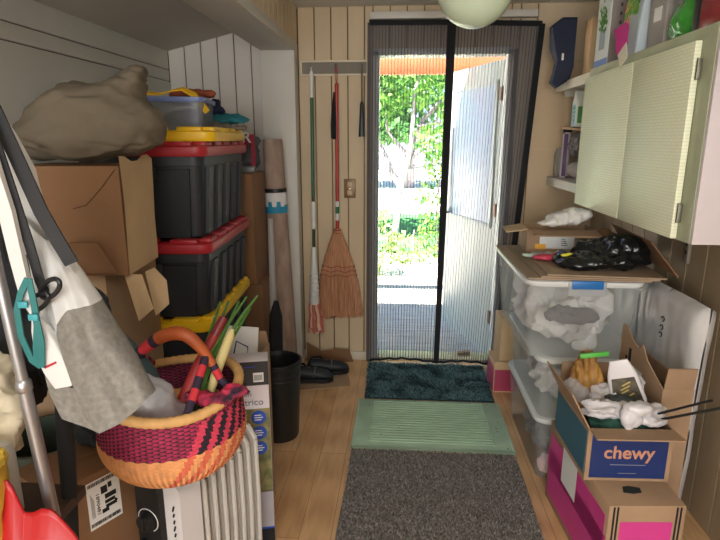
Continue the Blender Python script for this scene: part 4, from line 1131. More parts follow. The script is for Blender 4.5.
# ------------------------------------------------------------------ coat stand with hanging bags
t = thing('hanging_pole', 'grey metal pole leaning at the left edge, with bags hooked on it', 'pole', (-0.627, 0.90, 0.0), (0, R(-4.15), 0))
m = MB(); m.cyl((0, 0, 0.0), (0, 0, 1.065), 0.0125); m.cyl((0, 0, 1.065), (0, 0, 1.60), 0.0105); m.build('pole', STEEL, t)
m = MB(); m.lathe([(0.0125, 1.05), (0.0145, 1.053), (0.0145, 1.07), (0.0105, 1.075)], 20); m.build('collar', STEEL, t)
m = MB(); m.lathe([(0.0, -0.002), (0.02, 0.0), (0.02, 0.03), (0.016, 0.04)], 20); m.build('rubber_foot', BLACK, t)
for a in (20, 75, 140, 290):
    m = MB(); ca, sa = math.cos(R(a)), math.sin(R(a)); m.tube([(0.0, 0, 1.57), (0.02 * ca, 0.02 * sa, 1.56), (0.03 * ca, 0.03 * sa, 1.565), (0.034 * ca, 0.034 * sa, 1.58)], 0.004, 8); m.build('hook', STEEL, t)

# two-tone tote bag
FELT = mat('grey_felt', (128, 124, 118), 0.95, var=0.08, scale=60, bump=0.15, bscale=120)
WCAN = mat('white_canvas', (206, 206, 204), 0.8, var=0.04, scale=6)
BO = Vector((-0.66, 0.97, 1.55))
t = thing('tote_bag', 'grey felt and white tote bag with black handles hanging at the left', 'bag', BO)
LE = [(-0.715, 1.375), (-0.695, 1.283), (-0.684, 1.19), (-0.682, 1.10), (-0.684, 1.03), (-0.670, 0.985)]
RE = [(-0.640, 1.315), (-0.610, 1.262), (-0.583, 1.207), (-0.555, 1.145), (-0.521, 1.085), (-0.490, 1.017)]
def pl(L, s):
    q = s * (len(L) - 1); k = min(len(L) - 2, int(q)); f = q - k
    return Vector((L[k][0] + (L[k + 1][0] - L[k][0]) * f, 0, L[k][1] + (L[k + 1][1] - L[k][1]) * f))
m = MB(); loops = []; NB = 64; NJ = 72
def bagp(s, j):
    a = 2 * PI * j / NJ
    th = 0.012 + 0.055 * math.sin(min(1.0, s * 1.15) * PI * 0.60)
    l, r = pl(LE, s), pl(RE, s)
    ex = math.copysign(abs(math.cos(a)) ** 0.6, math.cos(a)); ey = math.copysign(abs(math.sin(a)) ** 0.75, math.sin(a))
    c = l.lerp(r, 0.5 + 0.5 * ex)
    c.z -= (0.030 + 0.02 * ex) * s * s * (1 - ex * ex)
    u = 0.5 + 0.5 * ex
    # one long corner crease runs down the front of the felt
    cr = 0.022 * math.exp(-abs(u - 0.60) / 0.07) * min(1, s * 2)
    fold = 0.010 * fbm((u * 0.25, s * 0.12, ey * 0.1), 14) + 0.004 * fbm((u * 0.25, s * 0.2, ey * 0.1), 40)
    c.y = -th * ey * (1 - 0.25 * s * (u > 0.8)) + fold - (cr if ey > 0 else 0)
    return c + Vector((0, 0.97, 0)) - BO
for i in range(NB + 1): loops.append([bagp(i / NB, j) for j in range(NJ)])
cen = sum(loops[-1], Vector()) / NJ
loops.append([p.lerp(cen, 0.3) + Vector((0, 0, -0.010)) for p in loops[-1]])
m.loft(loops, cap0=False)
def felt_white():
    mm = bpy.data.materials.new('felt_and_canvas'); mm.use_nodes = True
    nt = mm.node_tree; N = nt.nodes.new; b = nt.nodes['Principled BSDF']; b.inputs['Roughness'].default_value = 0.9
    tc = N('ShaderNodeTexCoord'); sp = N('ShaderNodeSeparateXYZ'); nt.links.new(tc.outputs['Object'], sp.inputs[0])
    mr = N('ShaderNodeMapRange'); mr.interpolation_type = 'SMOOTHSTEP'
    for k, v in enumerate((0.018, 0.052, -0.432, -0.345)): mr.inputs[k + 1].default_value = v
    nt.links.new(sp.outputs['X'], mr.inputs[0])
    gt = N('ShaderNodeMath'); gt.operation = 'GREATER_THAN'
    nt.links.new(sp.outputs['Z'], gt.inputs[0]); nt.links.new(mr.outputs[0], gt.inputs[1])
    n = N('ShaderNodeTexNoise'); n.inputs['Scale'].default_value = 90; n.inputs['Detail'].default_value = 6
    nt.links.new(tc.outputs['Object'], n.inputs['Vector'])
    r = N('ShaderNodeValToRGB'); r.color_ramp.elements[0].color = lin((116, 113, 107)); r.color_ramp.elements[1].color = lin((140, 137, 130)); r.color_ramp.elements[0].position = 0.3; r.color_ramp.elements[1].position = 0.7
    nt.links.new(n.outputs['Fac'], r.inputs['Fac'])
    mx = N('ShaderNodeMix'); mx.data_type = 'RGBA'
    nt.links.new(gt.outputs[0], mx.inputs[0]); nt.links.new(r.outputs['Color'], mx.inputs[6]); mx.inputs[7].default_value = lin((204, 205, 204))
    nt.links.new(mx.outputs[2], b.inputs['Base Color'])
    return mm
m.build('bag_body', felt_white(), t, 60)
BST = mat('black_webbing', (36, 36, 38), 0.7)
def rib(name, pts, w_, mm, par, side=(1, 0.1, 0.35), tk=0.004):
    O = par.location if par else Vector()
    m = MB(); m.ribbon([Vector(p) - O for p in pts], w_, tk, side); return m.build(name, mm, par)
rib('handle', [(-0.712, 0.925, 1.545), (-0.690, 0.91, 1.484), (-0.676, 0.905, 1.432), (-0.657, 0.905, 1.333), (-0.650, 0.91, 1.262), (-0.646, 0.915, 1.235)], 0.017, BST, t)
rib('handle', [(-0.712, 0.94, 1.565), (-0.671, 0.93, 1.467), (-0.640, 0.925, 1.385), (-0.612, 0.925, 1.325), (-0.598, 0.93, 1.290)], 0.026, BST, t)
m = MB()
for (cx_, cz_, rx_, rz_) in ((-0.648, 1.226, 0.024, 0.013), (-0.622, 1.252, 0.022, 0.015)):
    m.tube([Vector((cx_ + rx_ * math.cos(R(a)) , 0.895 - 0.004 * math.cos(R(a)), cz_ + rz_ * math.sin(R(a)) + 0.5 * rx_ * math.cos(R(a)))) - BO for a in range(0, 361, 15)], 0.0045, 8, cap=False)
m.build('grommet', BLACK, t)
t = thing('white_sack', 'long white fabric sack strip hanging between the pole and the black handles', 'fabric', (-0.68, 0.90, 1.48))
rib('cloth', [(-0.708, 0.905, 1.53), (-0.694, 0.895, 1.477), (-0.685, 0.89, 1.434), (-0.678, 0.89, 1.391), (-0.671, 0.89, 1.311), (-0.663, 0.89, 1.235), (-0.655, 0.895, 1.20)], [0.014, 0.019, 0.022, 0.024, 0.023, 0.02, 0.01], WCAN, t, tk=0.012)
t = thing('white_garment', 'white cloth garment hanging behind the black bag handles', 'garment', (-0.70, 1.00, 1.40))
rib('cloth', [(-0.772, 1.0, 1.56), (-0.752, 1.0, 1.51), (-0.728, 1.0, 1.45), (-0.714, 0.99, 1.38), (-0.69, 0.985, 1.31), (-0.672, 0.98, 1.26)], [0.04, 0.055, 0.06, 0.062, 0.06, 0.03], WCAN, t, tk=0.02)
# small white zip pouch
t = thing('white_pouch', 'small white pouch with a red line hanging below the white sack', 'pouch', (-0.622, 0.895, 1.064), (0, R(-12), 0))
m = MB(); m.loft([[(p[0] + 0.012 * k - 0.006, p[1], 0.135 * (1 - k)) for p in rrect(0.016 + 0.034 * math.sin(k * 2.5) ** 0.8 if k > 0 else 0.016, 0.012 + 0.014 * math.sin(k * 2.6), 0.005, 0)] for k in (0, 0.15, 0.35, 0.55, 0.75, 0.9, 1.0)]); m.build('pouch_body', WCAN, t, 60)
m = MB(); m.box((0.0, -0.0135, 0.048), (0.026, 0.002, 0.004), (0, R(-14), 0)); m.build('red_line', mat('red_piping', (170, 30, 44), 0.7), t)
m = MB(); m.box((0.022, -0.004, 0.0), (0.012, 0.010, 0.010), (0, R(20), 0), bev=0.003); m.build('zip_pull', BLACK, t)
# teal harness strap
t = thing('teal_harness', 'teal nylon harness strap with buckles hanging beside the grey pole', 'harness', (-0.656, 0.882, 1.088))
TEAL = mat('teal_nylon', (30, 106, 106), 0.6)
for pts in ([(0.004, 0, 0.185), (-0.008, -0.006, 0.16), (-0.018, -0.008, 0.13), (-0.020, -0.006, 0.08), (-0.010, 0.0, 0.03), (0.004, 0.002, 0.018)], [(0.006, 0, 0.185), (0.013, -0.005, 0.14), (0.014, -0.007, 0.10), (0.006, -0.006, 0.06), (-0.002, 0, 0.022)], [(0.016, -0.009, 0.12), (0.020, -0.01, 0.07), (0.010, -0.005, 0.02)]):
    m = MB(); m.ribbon(pts, 0.011, 0.003, (1, 0.1, 0)); m.build('strap', TEAL, t)
for p in ((-0.004, -0.010, 0.140), (0.014, -0.013, 0.118)):
    m = MB(); m.box(p, (0.018, 0.006, 0.012), bev=0.002); m.build('buckle', mat('turquoise_buckle', (60, 150, 160), 0.3), t)
# black umbrella and black coat hanging on the stand
t = thing('long_umbrella', 'long black umbrella hanging just right of the grey pole', 'umbrella', (-0.742, 1.02, 0.56), (0, R(4), 0))
m = MB(); m.tube([(0, 0, 0.0), (0, 0, 0.05), (0.0, 0, 0.3), (-0.005, 0, 0.55)], [0.005, 0.014, 0.018, 0.012], 10); m.build('canopy', BLACK_F, t)
m = MB(); m.tube([(-0.005, 0, 0.55), (-0.008, 0, 0.60), (-0.010, 0.0, 0.64), (-0.018, 0, 0.655), (-0.026, 0, 0.64)], 0.006, 8); m.build('shaft', BLACK, t)
t = thing('dark_coat', 'black coat hanging behind the grey pole at the left edge', 'coat', (-0.86, 1.13, 0.95))
blob([(0, 0, 0.15, 0.07, 0.05, 0.20), (0.0, 0, 0.40, 0.05, 0.04, 0.18), (-0.06, 0, 0.25, 0.05, 0.05, 0.2)], 0.011, 0.012, 9, seed=21, stretch=(2, 1, 0.5)).build('cloth', BLACK_F, t, 60)

# ------------------------------------------------------------------ side table with odds and ends at the left edge
t = thing('side_table', 'small dark side table at the lower left edge carrying the blue box', 'table', (-0.93, 0.93, 0.0))
TBL = mat('dark_wood', (62, 46, 36), 0.6, var=0.2, scale=6)
m = MB(); m.b2((-0.16, -0.20, 0.710), (0.215, 0.13, 0.735), bev=0.003); m.build('table_top', TBL, t)
for x in (-0.14, 0.13):
    for y in (-0.13, 0.11):
        m = MB(); m.b2((x - 0.015, y - 0.015, 0), (x + 0.015, y + 0.015, 0.71)); m.build('leg', TBL, t)
t = thing('blue_box', 'white-rimmed dark blue box standing on the side table at the left edge', 'box', (-0.862, 0.99, 0.7355), (0, 0, R(-8)))
m = MB(); m.b2((-0.10, -0.05, 0), (0.075, -0.015, 0.17), bev=0.010); m.build('shell', mat('offwhite_plastic', (186, 182, 172), 0.5), t)
m = MB(); m.b2((-0.09, -0.053, 0.015), (0.060, -0.045, 0.15), bev=0.008); m.build('blue_face', mat('navy_print', (34, 58, 120), 0.4), t)
solo('cream_cloth', blob([(0, 0, 0.05, 0.07, 0.05, 0.06), (-0.02, 0, 0.11, 0.06, 0.05, 0.05), (0.02, 0.0, 0.0, 0.045, 0.04, 0.05)], 0.009, 0.010, 13, seed=31), mat('cream_lace', (196, 184, 158), 0.9, var=0.1, scale=30), 'cream crumpled cloth heaped on the blue box at the left edge', 'cloth', loc=(-0.842, 0.985, 0.925))
m = MB()
m.lathe([(0.0, 0.0), (0.05, 0.0), (0.056, 0.03), (0.061, 0.06), (0.064, 0.09), (0.067, 0.12), (0.069, 0.16), (0.070, 0.19), (0.073, 0.20), (0.070, 0.206), (0.064, 0.19), (0.06, 0.09), (0.046, 0.006), (0.0, 0.006)], 28, fn=lambda r, i, j: r + 0.003 * (1 if (i + j) % 2 else -1))
solo('yellow_basket', m, mat('yellow_wicker', (206, 170, 60), 0.7, var=0.15, scale=30), 'small yellow woven pot on the side table at the left edge', 'basket', loc=(-0.785, 0.815, 0.7355))
# red dustpan hooked on the stand
DO = Vector((-0.65, 0.80, 0.66))
t = thing('dustpan', 'red plastic dustpan hooked on the pole in the lower left corner', 'dustpan', DO)
RED = mat('red_plastic', (172, 22, 28), 0.4)
EDG = [(-0.735, 0.905), (-0.712, 0.902), (-0.704, 0.888), (-0.698, 0.866), (-0.689, 0.836), (-0.672, 0.836), (-0.654, 0.846), (-0.638, 0.845), (-0.625, 0.835), (-0.610, 0.815), (-0.595, 0.792), (-0.583, 0.76)]
def ed(u):
    q = u * (len(EDG) - 1); k = min(len(EDG) - 2, int(q)); f = q - k; f = f * f * (3 - 2 * f) * 0.5 + f * 0.5
    return (EDG[k][0] + (EDG[k + 1][0] - EDG[k][0]) * f, EDG[k][1] + (EDG[k + 1][1] - EDG[k][1]) * f)
m = MB()
def dpf(u, v):
    x, z = ed(u)
    return Vector((x + 0.01 * v * (0.5 - u), 0.835 - 0.055 * v ** 1.5 - 0.02 * math.sin(PI * u) * v, z + (0.665 - z) * v)) - DO
m.grid(48, 14, dpf)
m.grid(48, 5, lambda u, v: dpf(u, 1.0) + Vector((0, -0.10 * v, 0.004 * v)))
bmesh.ops.remove_doubles(m.bm, verts=m.bm.verts, dist=0.0005)
o = m.build('pan', RED, t)
sm = o.modifiers.new('thick', 'SOLIDIFY'); sm.thickness = 0.005
m = MB(); m.tube([Vector(p) - DO for p in ((-0.655, 0.838, 0.74), (-0.66, 0.868, 0.755), (-0.665, 0.878, 0.775), (-0.668, 0.880, 0.80))], [0.012, 0.010, 0.009, 0.006], 10); m.build('handle', RED, t)
# ================================================================== RIGHT SIDE
# ------------------------------------------------------------------ wall cabinet
XC = 0.925
t = thing('wall_cabinet', 'pale green two-door wall cabinet with a lavender end panel, hung on the right wall', 'cabinet', (XC, 1.80, 1.185))
FRC = mat('cabinet_frame_paint', (176, 182, 154), 0.55, var=0.08, scale=8); LAV = mat('lavender_paint', (206, 196, 198), 0.5, var=0.03, scale=3)
CD = XR - XC - 0.002; CL = 1.13; CH = 0.665
m = MB(); m.b2((0, 0, 0), (0.018, 0.10, CH)); m.b2((0, CL - 0.02, 0), (0.018, CL, CH)); m.b2((0, 0.10, CH - 0.045), (0.018, CL - 0.02, CH)); m.b2((0, 0.10, 0), (0.018, CL - 0.02, 0.02)); m.b2((0.0, 0.52, 0.02), (0.018, 0.57, CH - 0.045))
m.build('face_frame', FRC, t)
m = MB(); m.b2((0.002, -0.016, 0), (CD, 0.0, CH), bev=0.001); m.build('end_panel', LAV, t)
m = MB(); m.b2((0.018, 0, 0), (CD, CL - 0.016, 0.016)); m.b2((0.018, 0, CH - 0.016), (CD, CL - 0.016, CH)); m.b2((0.018, CL - 0.016, 0), (CD, CL, CH)); m.b2((CD - 0.01, 0, 0.016), (CD, CL - 0.016, CH - 0.016)); m.build('carcass', FRC, t)
# doors: vinyl with a pressed basket-weave texture
def emboss():
    mm = bpy.data.materials.new('embossed_vinyl'); mm.use_nodes = True
    nt = mm.node_tree; b = nt.nodes['Principled BSDF']; N = nt.nodes.new
    b.inputs['Roughness'].default_value = 0.38
    tc = N('ShaderNodeTexCoord'); mp = N('ShaderNodeMapping'); mp.inputs['Rotation'].default_value = (0, R(90), R(90))
    nt.links.new(tc.outputs['Object'], mp.inputs['Vector'])
    br = N('ShaderNodeTexBrick'); br.inputs['Scale'].default_value = 1; br.inputs['Brick Width'].default_value = 0.034; br.inputs['Row Height'].default_value = 0.011; br.inputs['Mortar Size'].default_value = 0.0022; br.inputs['Mortar Smooth'].default_value = 0.6
    sp = N('ShaderNodeSeparateXYZ'); cb = N('ShaderNodeCombineXYZ')
    nt.links.new(tc.outputs['Object'], sp.inputs[0]); nt.links.new(sp.outputs['Y'], cb.inputs['X']); nt.links.new(sp.outputs['Z'], cb.inputs['Y'])
    nt.links.new(cb.outputs[0], br.inputs['Vector'])
    br.inputs['Color1'].default_value = lin((234, 238, 208)); br.inputs['Color2'].default_value = lin((238, 241, 214)); br.inputs['Mortar'].default_value = lin((222, 227, 194))
    nt.links.new(br.outputs['Color'], b.inputs['Base Color'])
    n = N('ShaderNodeTexNoise'); n.inputs['Scale'].default_value = 60
    nt.links.new(tc.outputs['Object'], n.inputs['Vector'])
    ad = N('ShaderNodeMath'); ad.operation = 'SUBTRACT'
    nt.links.new(n.outputs['Fac'], ad.inputs[0]); nt.links.new(br.outputs['Fac'], ad.inputs[1])
    bp = N('ShaderNodeBump'); bp.inputs['Strength'].default_value = 0.25; bp.inputs['Distance'].default_value = 0.003
    nt.links.new(ad.outputs[0], bp.inputs['Height']); nt.links.new(bp.outputs['Normal'], b.inputs['Normal'])
    return mm
EMB = emboss()
EDGE = mat('door_edge_paint', (150, 148, 116), 0.6)
for (y0, y1) in ((0.075, 0.540), (0.548, 1.125)):
    m = MB(); m.b2((-0.024, y0, 0.004), (-0.003, y1, 0.625), bev=0.003); d = m.build('door', EMB, t)
for z in (0.09, 0.54):
    m = MB(); m.b2((-0.012, 0.062, z - 0.03), (-0.002, 0.072, z + 0.03), bev=0.001); m.cyl((-0.012, 0.068, z - 0.032), (-0.012, 0.068, z + 0.032), 0.005, seg=10); m.build('hinge', mat('aged_steel', (120, 118, 104), 0.4, 0.7), t)

# two shelf boards on brackets between cabinet and back wall
SHW = mat('shelf_paint', (206, 202, 186), 0.5, var=0.05, scale=5)
def shelf(name, label, z, x0):
    t = thing('wall_shelf', label, 'shelf', (0, 0, z))
    m = MB(); m.b2((x0, 2.937, -0.03), (XR - 0.002, YB - 0.014, 0.0), bev=0.002); m.b2((x0 - 0.004, 2.937, -0.05), (x0 + 0.014, YB - 0.014, 0.0), bev=0.002); m.build('board', SHW, t)
    for y in (3.05, 3.5):
        m = MB(); m.b2((x0 + 0.04, y - 0.008, -0.075), (XR - 0.002, y + 0.008, -0.03)); m.b2((XR - 0.012, y - 0.008, -0.2), (XR - 0.002, y + 0.008, -0.03)); m.build('bracket', SHW, t)
    return t
shelf('wall_shelf', 'upper cream wall shelf between the cabinet and the back wall', 1.838, 0.925)
shelf('wall_shelf', 'lower cream wall shelf beside the cabinet, holding rolled knits', 1.285, 0.925)

# --- upper shelf and cabinet top
ZT = 1.185 + CH + 0.001
t = thing('denim_trousers', 'dark navy denim garment draped over the end of the upper shelf', 'garment', (0.885, 3.33, 1.84))
m = MB()
out = [(-0.075, 0.28), (-0.02, 0.325), (0.06, 0.325), (0.062, 0.06), (0.045, 0.0), (-0.02, -0.045), (-0.055, -0.02), (-0.025, 0.10), (-0.06, 0.18)]
L = []
for k, (dd, sc) in enumerate(((-0.045, 0.90), (-0.03, 1.0), (0.03, 1.0), (0.045, 0.92))):
    L.append([(0.0 + (x) * sc + 0.004 * math.sin(z * 40 + k), dd + 0.012 * math.sin(z * 22 + x * 30), 0.13 + (z - 0.13) * sc) for x, z in out])
m.loft(L); m.build('cloth', mat('navy_denim', (34, 42, 64), 0.85, var=0.12, scale=30), t, 60)
m = MB(); m.b2((-0.012, -0.058, 0.10), (-0.003, -0.050, 0.135)); m.build('care_tag', PAPERW, t)
cbox('small_carton', 'narrow tan carton on the upper shelf behind the white plant box', 0.10, 0.10, 0.29, (1.02, 3.17, 1.839), 0, m1=CARD_L)
# white planter box: picture of a plant, grey spine
t = thing('planter_box', 'white printed box picturing a potted plant on the cabinet top, farthest in', 'box', (0.985, 2.865, ZT), (0, 0, 0))
m = MB(); m.b2((-0.04, -0.09, 0), (0.05, 0.09, 0.40), bev=0.002); m.build('carton', mat('white_print_box', (214, 220, 220), 0.45), t)
m = MB(); m.b2((-0.038, -0.0915, 0.002), (0.048, -0.0895, 0.398)); m.build('grey_side', mat('taupe_print', (140, 130, 126), 0.5), t)
xf = -0.0412
m = MB(); m.b2((xf, -0.088, 0.0), (xf + 0.002, 0.088, 0.035)); m.build('blue_base', mat('print_sky', (88, 124, 190), 0.5), t)
m = MB(); m.b2((xf - 0.0006, -0.035, 0.08), (xf + 0.001, 0.035, 0.17), bev=0.0); m.build('pot_picture', mat('pot_print', (146, 158, 170), 0.5), t)
m = MB(); rr = random.Random(8)
for _ in range(60):
    y = rr.gauss(0, 0.022); z = 0.22 + rr.gauss(0, 0.03); s = rr.uniform(0.006, 0.014); a = rr.uniform(0, 3)
    m.quad([(xf - 0.001 - rr.uniform(0, 0.0006), y + s * math.cos(a + q), z + s * math.sin(a + q)) for q in (0, PI / 2, PI, 1.5 * PI)])
m.build('plant_picture', island_mat('plant_print', (46, 92, 40), (96, 150, 70), 0.5), t, 0)
for k in range(6):
    m = MB(); m.b2((-0.002, -0.0925, 0.10 + k * 0.038), (0.008, -0.0905, 0.115 + k * 0.038)); m.build('side_icon', mat('icon_grey', (70, 66, 66), 0.6), t)
# vegetable picture pack
t = thing('seed_pack', 'glossy pack printed with salad greens and tomatoes, standing on the cabinet top', 'package', (0.985, 2.52, ZT), (0, 0, R(-4)))
m = MB(); m.loft([rrect(0.10, 0.22, 0.01, 0.0), rrect(0.09, 0.225, 0.01, 0.12), rrect(0.06, 0.225, 0.01, 0.26), rrect(0.03, 0.22, 0.01, 0.33)]); m.build('pack', mat('silver_blue_film', (178, 192, 200), 0.3), t)
def dots(name, n, y0, y1, z0, z1, s0, s1, mm, sd):
    m = MB(); r_ = random.Random(sd)
    for _ in range(n):
        y = r_.uniform(y0, y1); z = r_.uniform(z0, z1); s = r_.uniform(s0, s1); a = r_.uniform(0, 3)
        x = -0.0505 - 0.0005 - r_.uniform(0, 0.001) + (0.005 * min(1, z / 0.12) if z < 0.12 else 0.005 + 0.015 * (z - 0.12) / 0.14)
        m.quad([(x, y + s * math.cos(a + q), z + s * math.sin(a + q) * 0.8) for q in (0, PI / 2, PI, 1.5 * PI)])
    return m.build(name, mm, t, 0)
dots('greens_picture', 70, -0.06, 0.09, 0.17, 0.26, 0.012, 0.028, island_mat('greens_print', (46, 120, 44), (140, 186, 84), 0.4), 1)
dots('tomato_picture', 26, 0.02, 0.10, 0.13, 0.22, 0.010, 0.02, island_mat('tomato_print', (206, 110, 70), (226, 180, 140), 0.4), 2)
dots('leaf_picture', 40, 0.05, 0.10, 0.05, 0.12, 0.010, 0.02, bpy.data.materials['greens_print'], 3)
# pink and white tag strip
t = thing('pink_tag', 'pink and white paper strip leaning over the cabinet top edge', 'tag', (0.0, 0.0, 0.0))
m = MB(); m.ribbon([(0.932, 2.60, 1.99), (0.918, 2.54, 1.945), (0.905, 2.50, 1.90), (0.899, 2.475, 1.875)], 0.065, 0.0025, (0, 1, 0.45)); m.build('pink_half', mat('magenta_paper', (212, 54, 146), 0.5), t)
m = MB(); m.ribbon([(0.899, 2.475, 1.876), (0.896, 2.45, 1.85), (0.894, 2.43, 1.815)], 0.065, 0.0025, (0, 1, 0.45)); m.build('white_half', mat('cream_paper', (226, 222, 200), 0.6), t)
# grey packs, green bag, red file, black case
t = thing('grey_pack', 'grey printed packet standing between the salad pack and the green bag', 'package', (1.00, 2.335, ZT), (0, 0, R(6)))
m = MB(); m.loft([rrect(0.07, 0.12, 0.008, 0.0), rrect(0.07, 0.12, 0.008, 0.20), rrect(0.03, 0.12, 0.008, 0.27)]); m.build('pack', mat('grey_card', (156, 150, 146), 0.5), t)
m = MB(); m.b2((-0.037, -0.03, 0.10), (-0.034, 0.02, 0.15)); m.build('label_patch', PAPERW, t)
solo('green_bag', blob([(0, 0, 0.07, 0.04, 0.09, 0.07), (0.0, -0.04, 0.12, 0.03, 0.05, 0.05), (0.01, 0.05, 0.05, 0.04, 0.06, 0.05)], 0.008, 0.0, crumple=0.012, cf=13, seed=5, floor=0.0), mat('green_film', (70, 160, 62), 0.2, var=0.15, scale=12), 'bright green plastic bag on the cabinet top', 'bag', loc=(0.995, 2.16, ZT))
solo('clear_pouch', blob([(0, 0, 0.20, 0.03, 0.09, 0.06), (0, -0.05, 0.22, 0.025, 0.06, 0.05)], 0.009, 0.0, crumple=0.010, cf=13, seed=17), FILM, 'clear plastic pouch lying on top of the green bag', 'bag', loc=(0.985, 2.17, ZT - 0.012))
solo('black_case', MB().b2((0, 0, 0), (0.09, 0.05, 0.21), bev=0.008), BLACK, 'black case wedged between the green bag and the red file', 'case', loc=(0.965, 2.005, ZT))
t = thing('red_file', 'glossy dark red file box nearest on the cabinet top', 'box', (0.955, 1.80, ZT))
m = MB(); m.b2((0, 0, 0), (0.24, 0.19, 0.11), bev=0.006); m.build('shell', mat('crimson_gloss', (150, 24, 40), 0.22), t)
m = MB(); m.b2((-0.002, -0.002, 0.10), (0.242, 0.192, 0.116), bev=0.004); m.build('lid', mat('crimson_gloss_lid', (176, 40, 56), 0.22), t)

# --- lower shelf
ZL = 1.286
KNIT = mat('dark_knit', (66, 62, 66), 1.0, rgb2=(128, 122, 118), scale=60, bump=0.6, bscale=70)
solo('knit_roll', blob([(0, 0, 0.0, 0.07, 0.13, 0.075), (0.0, -0.05, 0.02, 0.065, 0.09, 0.06)], 0.01, 0.008, 16, seed=3), KNIT, 'dark grey knitted roll resting on the pale folded knit on the lower shelf', 'knitwear', loc=(1.03, 3.29, ZL + 0.195))
solo('folded_knit', blob([(0, 0, 0.055, 0.07, 0.13, 0.05), (0.0, -0.05, 0.055, 0.065, 0.08, 0.055)], 0.01, 0.006, 14, seed=13, floor=0.0), mat('pale_knit', (158, 148, 142), 0.95, var=0.1, scale=60), 'pale folded knit lying on the lower shelf', 'knitwear', loc=(1.03, 3.27, ZL + 0.003))
t = thing('magazine_roll', 'upright purple and white rolled magazine at the front of the lower shelf', 'magazine', (0.995, 3.475, ZL + 0.0))
m = MB(); m.lathe([(0.0, 0), (0.024, 0), (0.026, 0.01), (0.026, 0.26), (0.022, 0.27), (0.0, 0.27)], 20, mis=lambda i, j: 1 if (j // 3 + i) % 3 == 0 else 0); m.build('roll', [mat('mag_paper', (204, 196, 196), 0.5), mat('mag_purple', (96, 66, 112), 0.5)], t)
m = MB(); m.lathe([(0.0, 0.27), (0.024, 0.268), (0.026, 0.285), (0.018, 0.30), (0, 0.30)], 16); m.build('dark_cap', BLACK_F, t)
solo('glass_jar', MB().lathe([(0.0, 0.0), (0.032, 0), (0.036, 0.01), (0.036, 0.14), (0.028, 0.16), (0.028, 0.175), (0.0, 0.178)], 24), mat('grey_jar', (128, 124, 116), 0.25), 'small grey jar at the far end of the lower shelf', 'jar', loc=(0.985, 3.545, ZL + 0.0))
solo('brown_folder', MB().box((0, 0, 0), (0.16, 0.24, 0.014), (R(4), 0, R(10)), bev=0.002), CARD, 'tan cardboard folder lying on top of the knitted roll', 'folder', loc=(1.035, 3.30, ZL + 0.287))
t = thing('tea_carton', 'white and green gable carton standing on the tan folder', 'carton', (1.01, 3.30, ZL + 0.297))
m = MB(); m.loft([rrect(0.08, 0.08, 0.004, 0, 2), rrect(0.08, 0.08, 0.004, 0.13, 2), [(x, y * 0.15, z) for x, y, z in rrect(0.08, 0.08, 0.004, 0.18, 2)], [(x, y * 0.12, z) for x, y, z in rrect(0.08, 0.08, 0.004, 0.195, 2)]]); m.build('carton', mat('carton_white', (216, 222, 214), 0.45), t)
m = MB(); m.b2((-0.041, -0.032, 0.012), (-0.0395, 0.032, 0.12)); m.build('blue_panel', mat('carton_blue', (150, 190, 206), 0.5), t)
m = MB()
for k in range(4): m.b2((-0.0416, -0.024, 0.03 + k * 0.022), (-0.040, -0.006 + k * 0.006, 0.042 + k * 0.022))
m.b2((-0.030, -0.041, 0.02), (0.01, -0.0395, 0.11)); m.build('green_print', mat('carton_green', (86, 156, 96), 0.5), t)

# ------------------------------------------------------------------ clear storage bins
WL = mat('white_bin_lid', (214, 216, 214), 0.4)
def clearbin(label, loc, w, d, h, rz=0.0, latch=None):
    t = thing('storage_bin', label, 'storage bin', loc, (0, 0, rz), 'clear bins stacked by the door')
    m = MB(); n = 5
    m.loft([rrect(w * 0.86, d * 0.9, 0.04, 0.0, n), rrect(w * 0.87, d * 0.91, 0.045, 0.012, n), rrect(w * 0.975, d * 0.98, 0.05, h - 0.045, n), rrect(w * 0.99, d * 0.99, 0.05, h - 0.04, n), rrect(w * 0.995, d * 0.995, 0.05, h - 0.022, n)], cap1=False)
    m.build('tub', CLEAR, t, 50)
    m = MB(); m.loft([rrect(w * 0.97, d * 0.97, 0.05, h - 0.026, n), rrect(w, d, 0.055, h - 0.026, n), rrect(w + 0.012, d + 0.012, 0.058, h - 0.018, n), rrect(w + 0.010, d + 0.010, 0.058, h - 0.004, n), rrect(w - 0.01, d - 0.01, 0.05, h, n), rrect(w - 0.06, d - 0.06, 0.04, h, n), rrect(w - 0.08, d - 0.08, 0.04, h - 0.008, n)], cap0=False)
    m.build('lid', WL, t, 50)
    if latch:
        for s in (-1, 1):
            m = MB(); m.b2((-0.075, s * (d / 2 + 0.002), h - 0.06), (0.075, s * (d / 2 + 0.014), h + 0.003), bev=0.004); m.build('latch', clear_mat('latch_clear', (210, 214, 216), 0.5, 0.2) if 'latch_clear' not in bpy.data.materials else bpy.data.materials['latch_clear'], t)
            m = MB(); m.b2((-0.062, s * (d / 2 + 0.004), h - 0.030), (0.062, s * (d / 2 + 0.0175), h + 0.005), bev=0.004); m.build('blue_clip', latch, t)
    return t
BLUC = mat('blue_clip_plastic', (36, 108, 176), 0.4)
clearbin('large clear bin on the floor beside the teal mat, lowest of its stack', (0.828, 2.575, 0.0), 0.43, 0.68, 0.315)
clearbin('clear bin filled with pale cloth, middle of the stack by the door', (0.815, 2.545, 0.317), 0.44, 0.66, 0.292)
clearbin('topmost clear bin with a blue clip, holding white and grey cloth', (0.755, 2.56, 0.61), 0.47, 0.74, 0.345, latch=BLUC)
WHC = mat('white_cloth', (214, 210, 208), 0.9, var=0.04, scale=8); MVC = mat('mauve_cloth', (176, 160, 162), 0.9, var=0.08, scale=8); GRC = mat('grey_cloth', (122, 118, 120), 0.9, var=0.1, scale=8); DKC = mat('dusk_cloth', (92, 80, 82), 0.9)
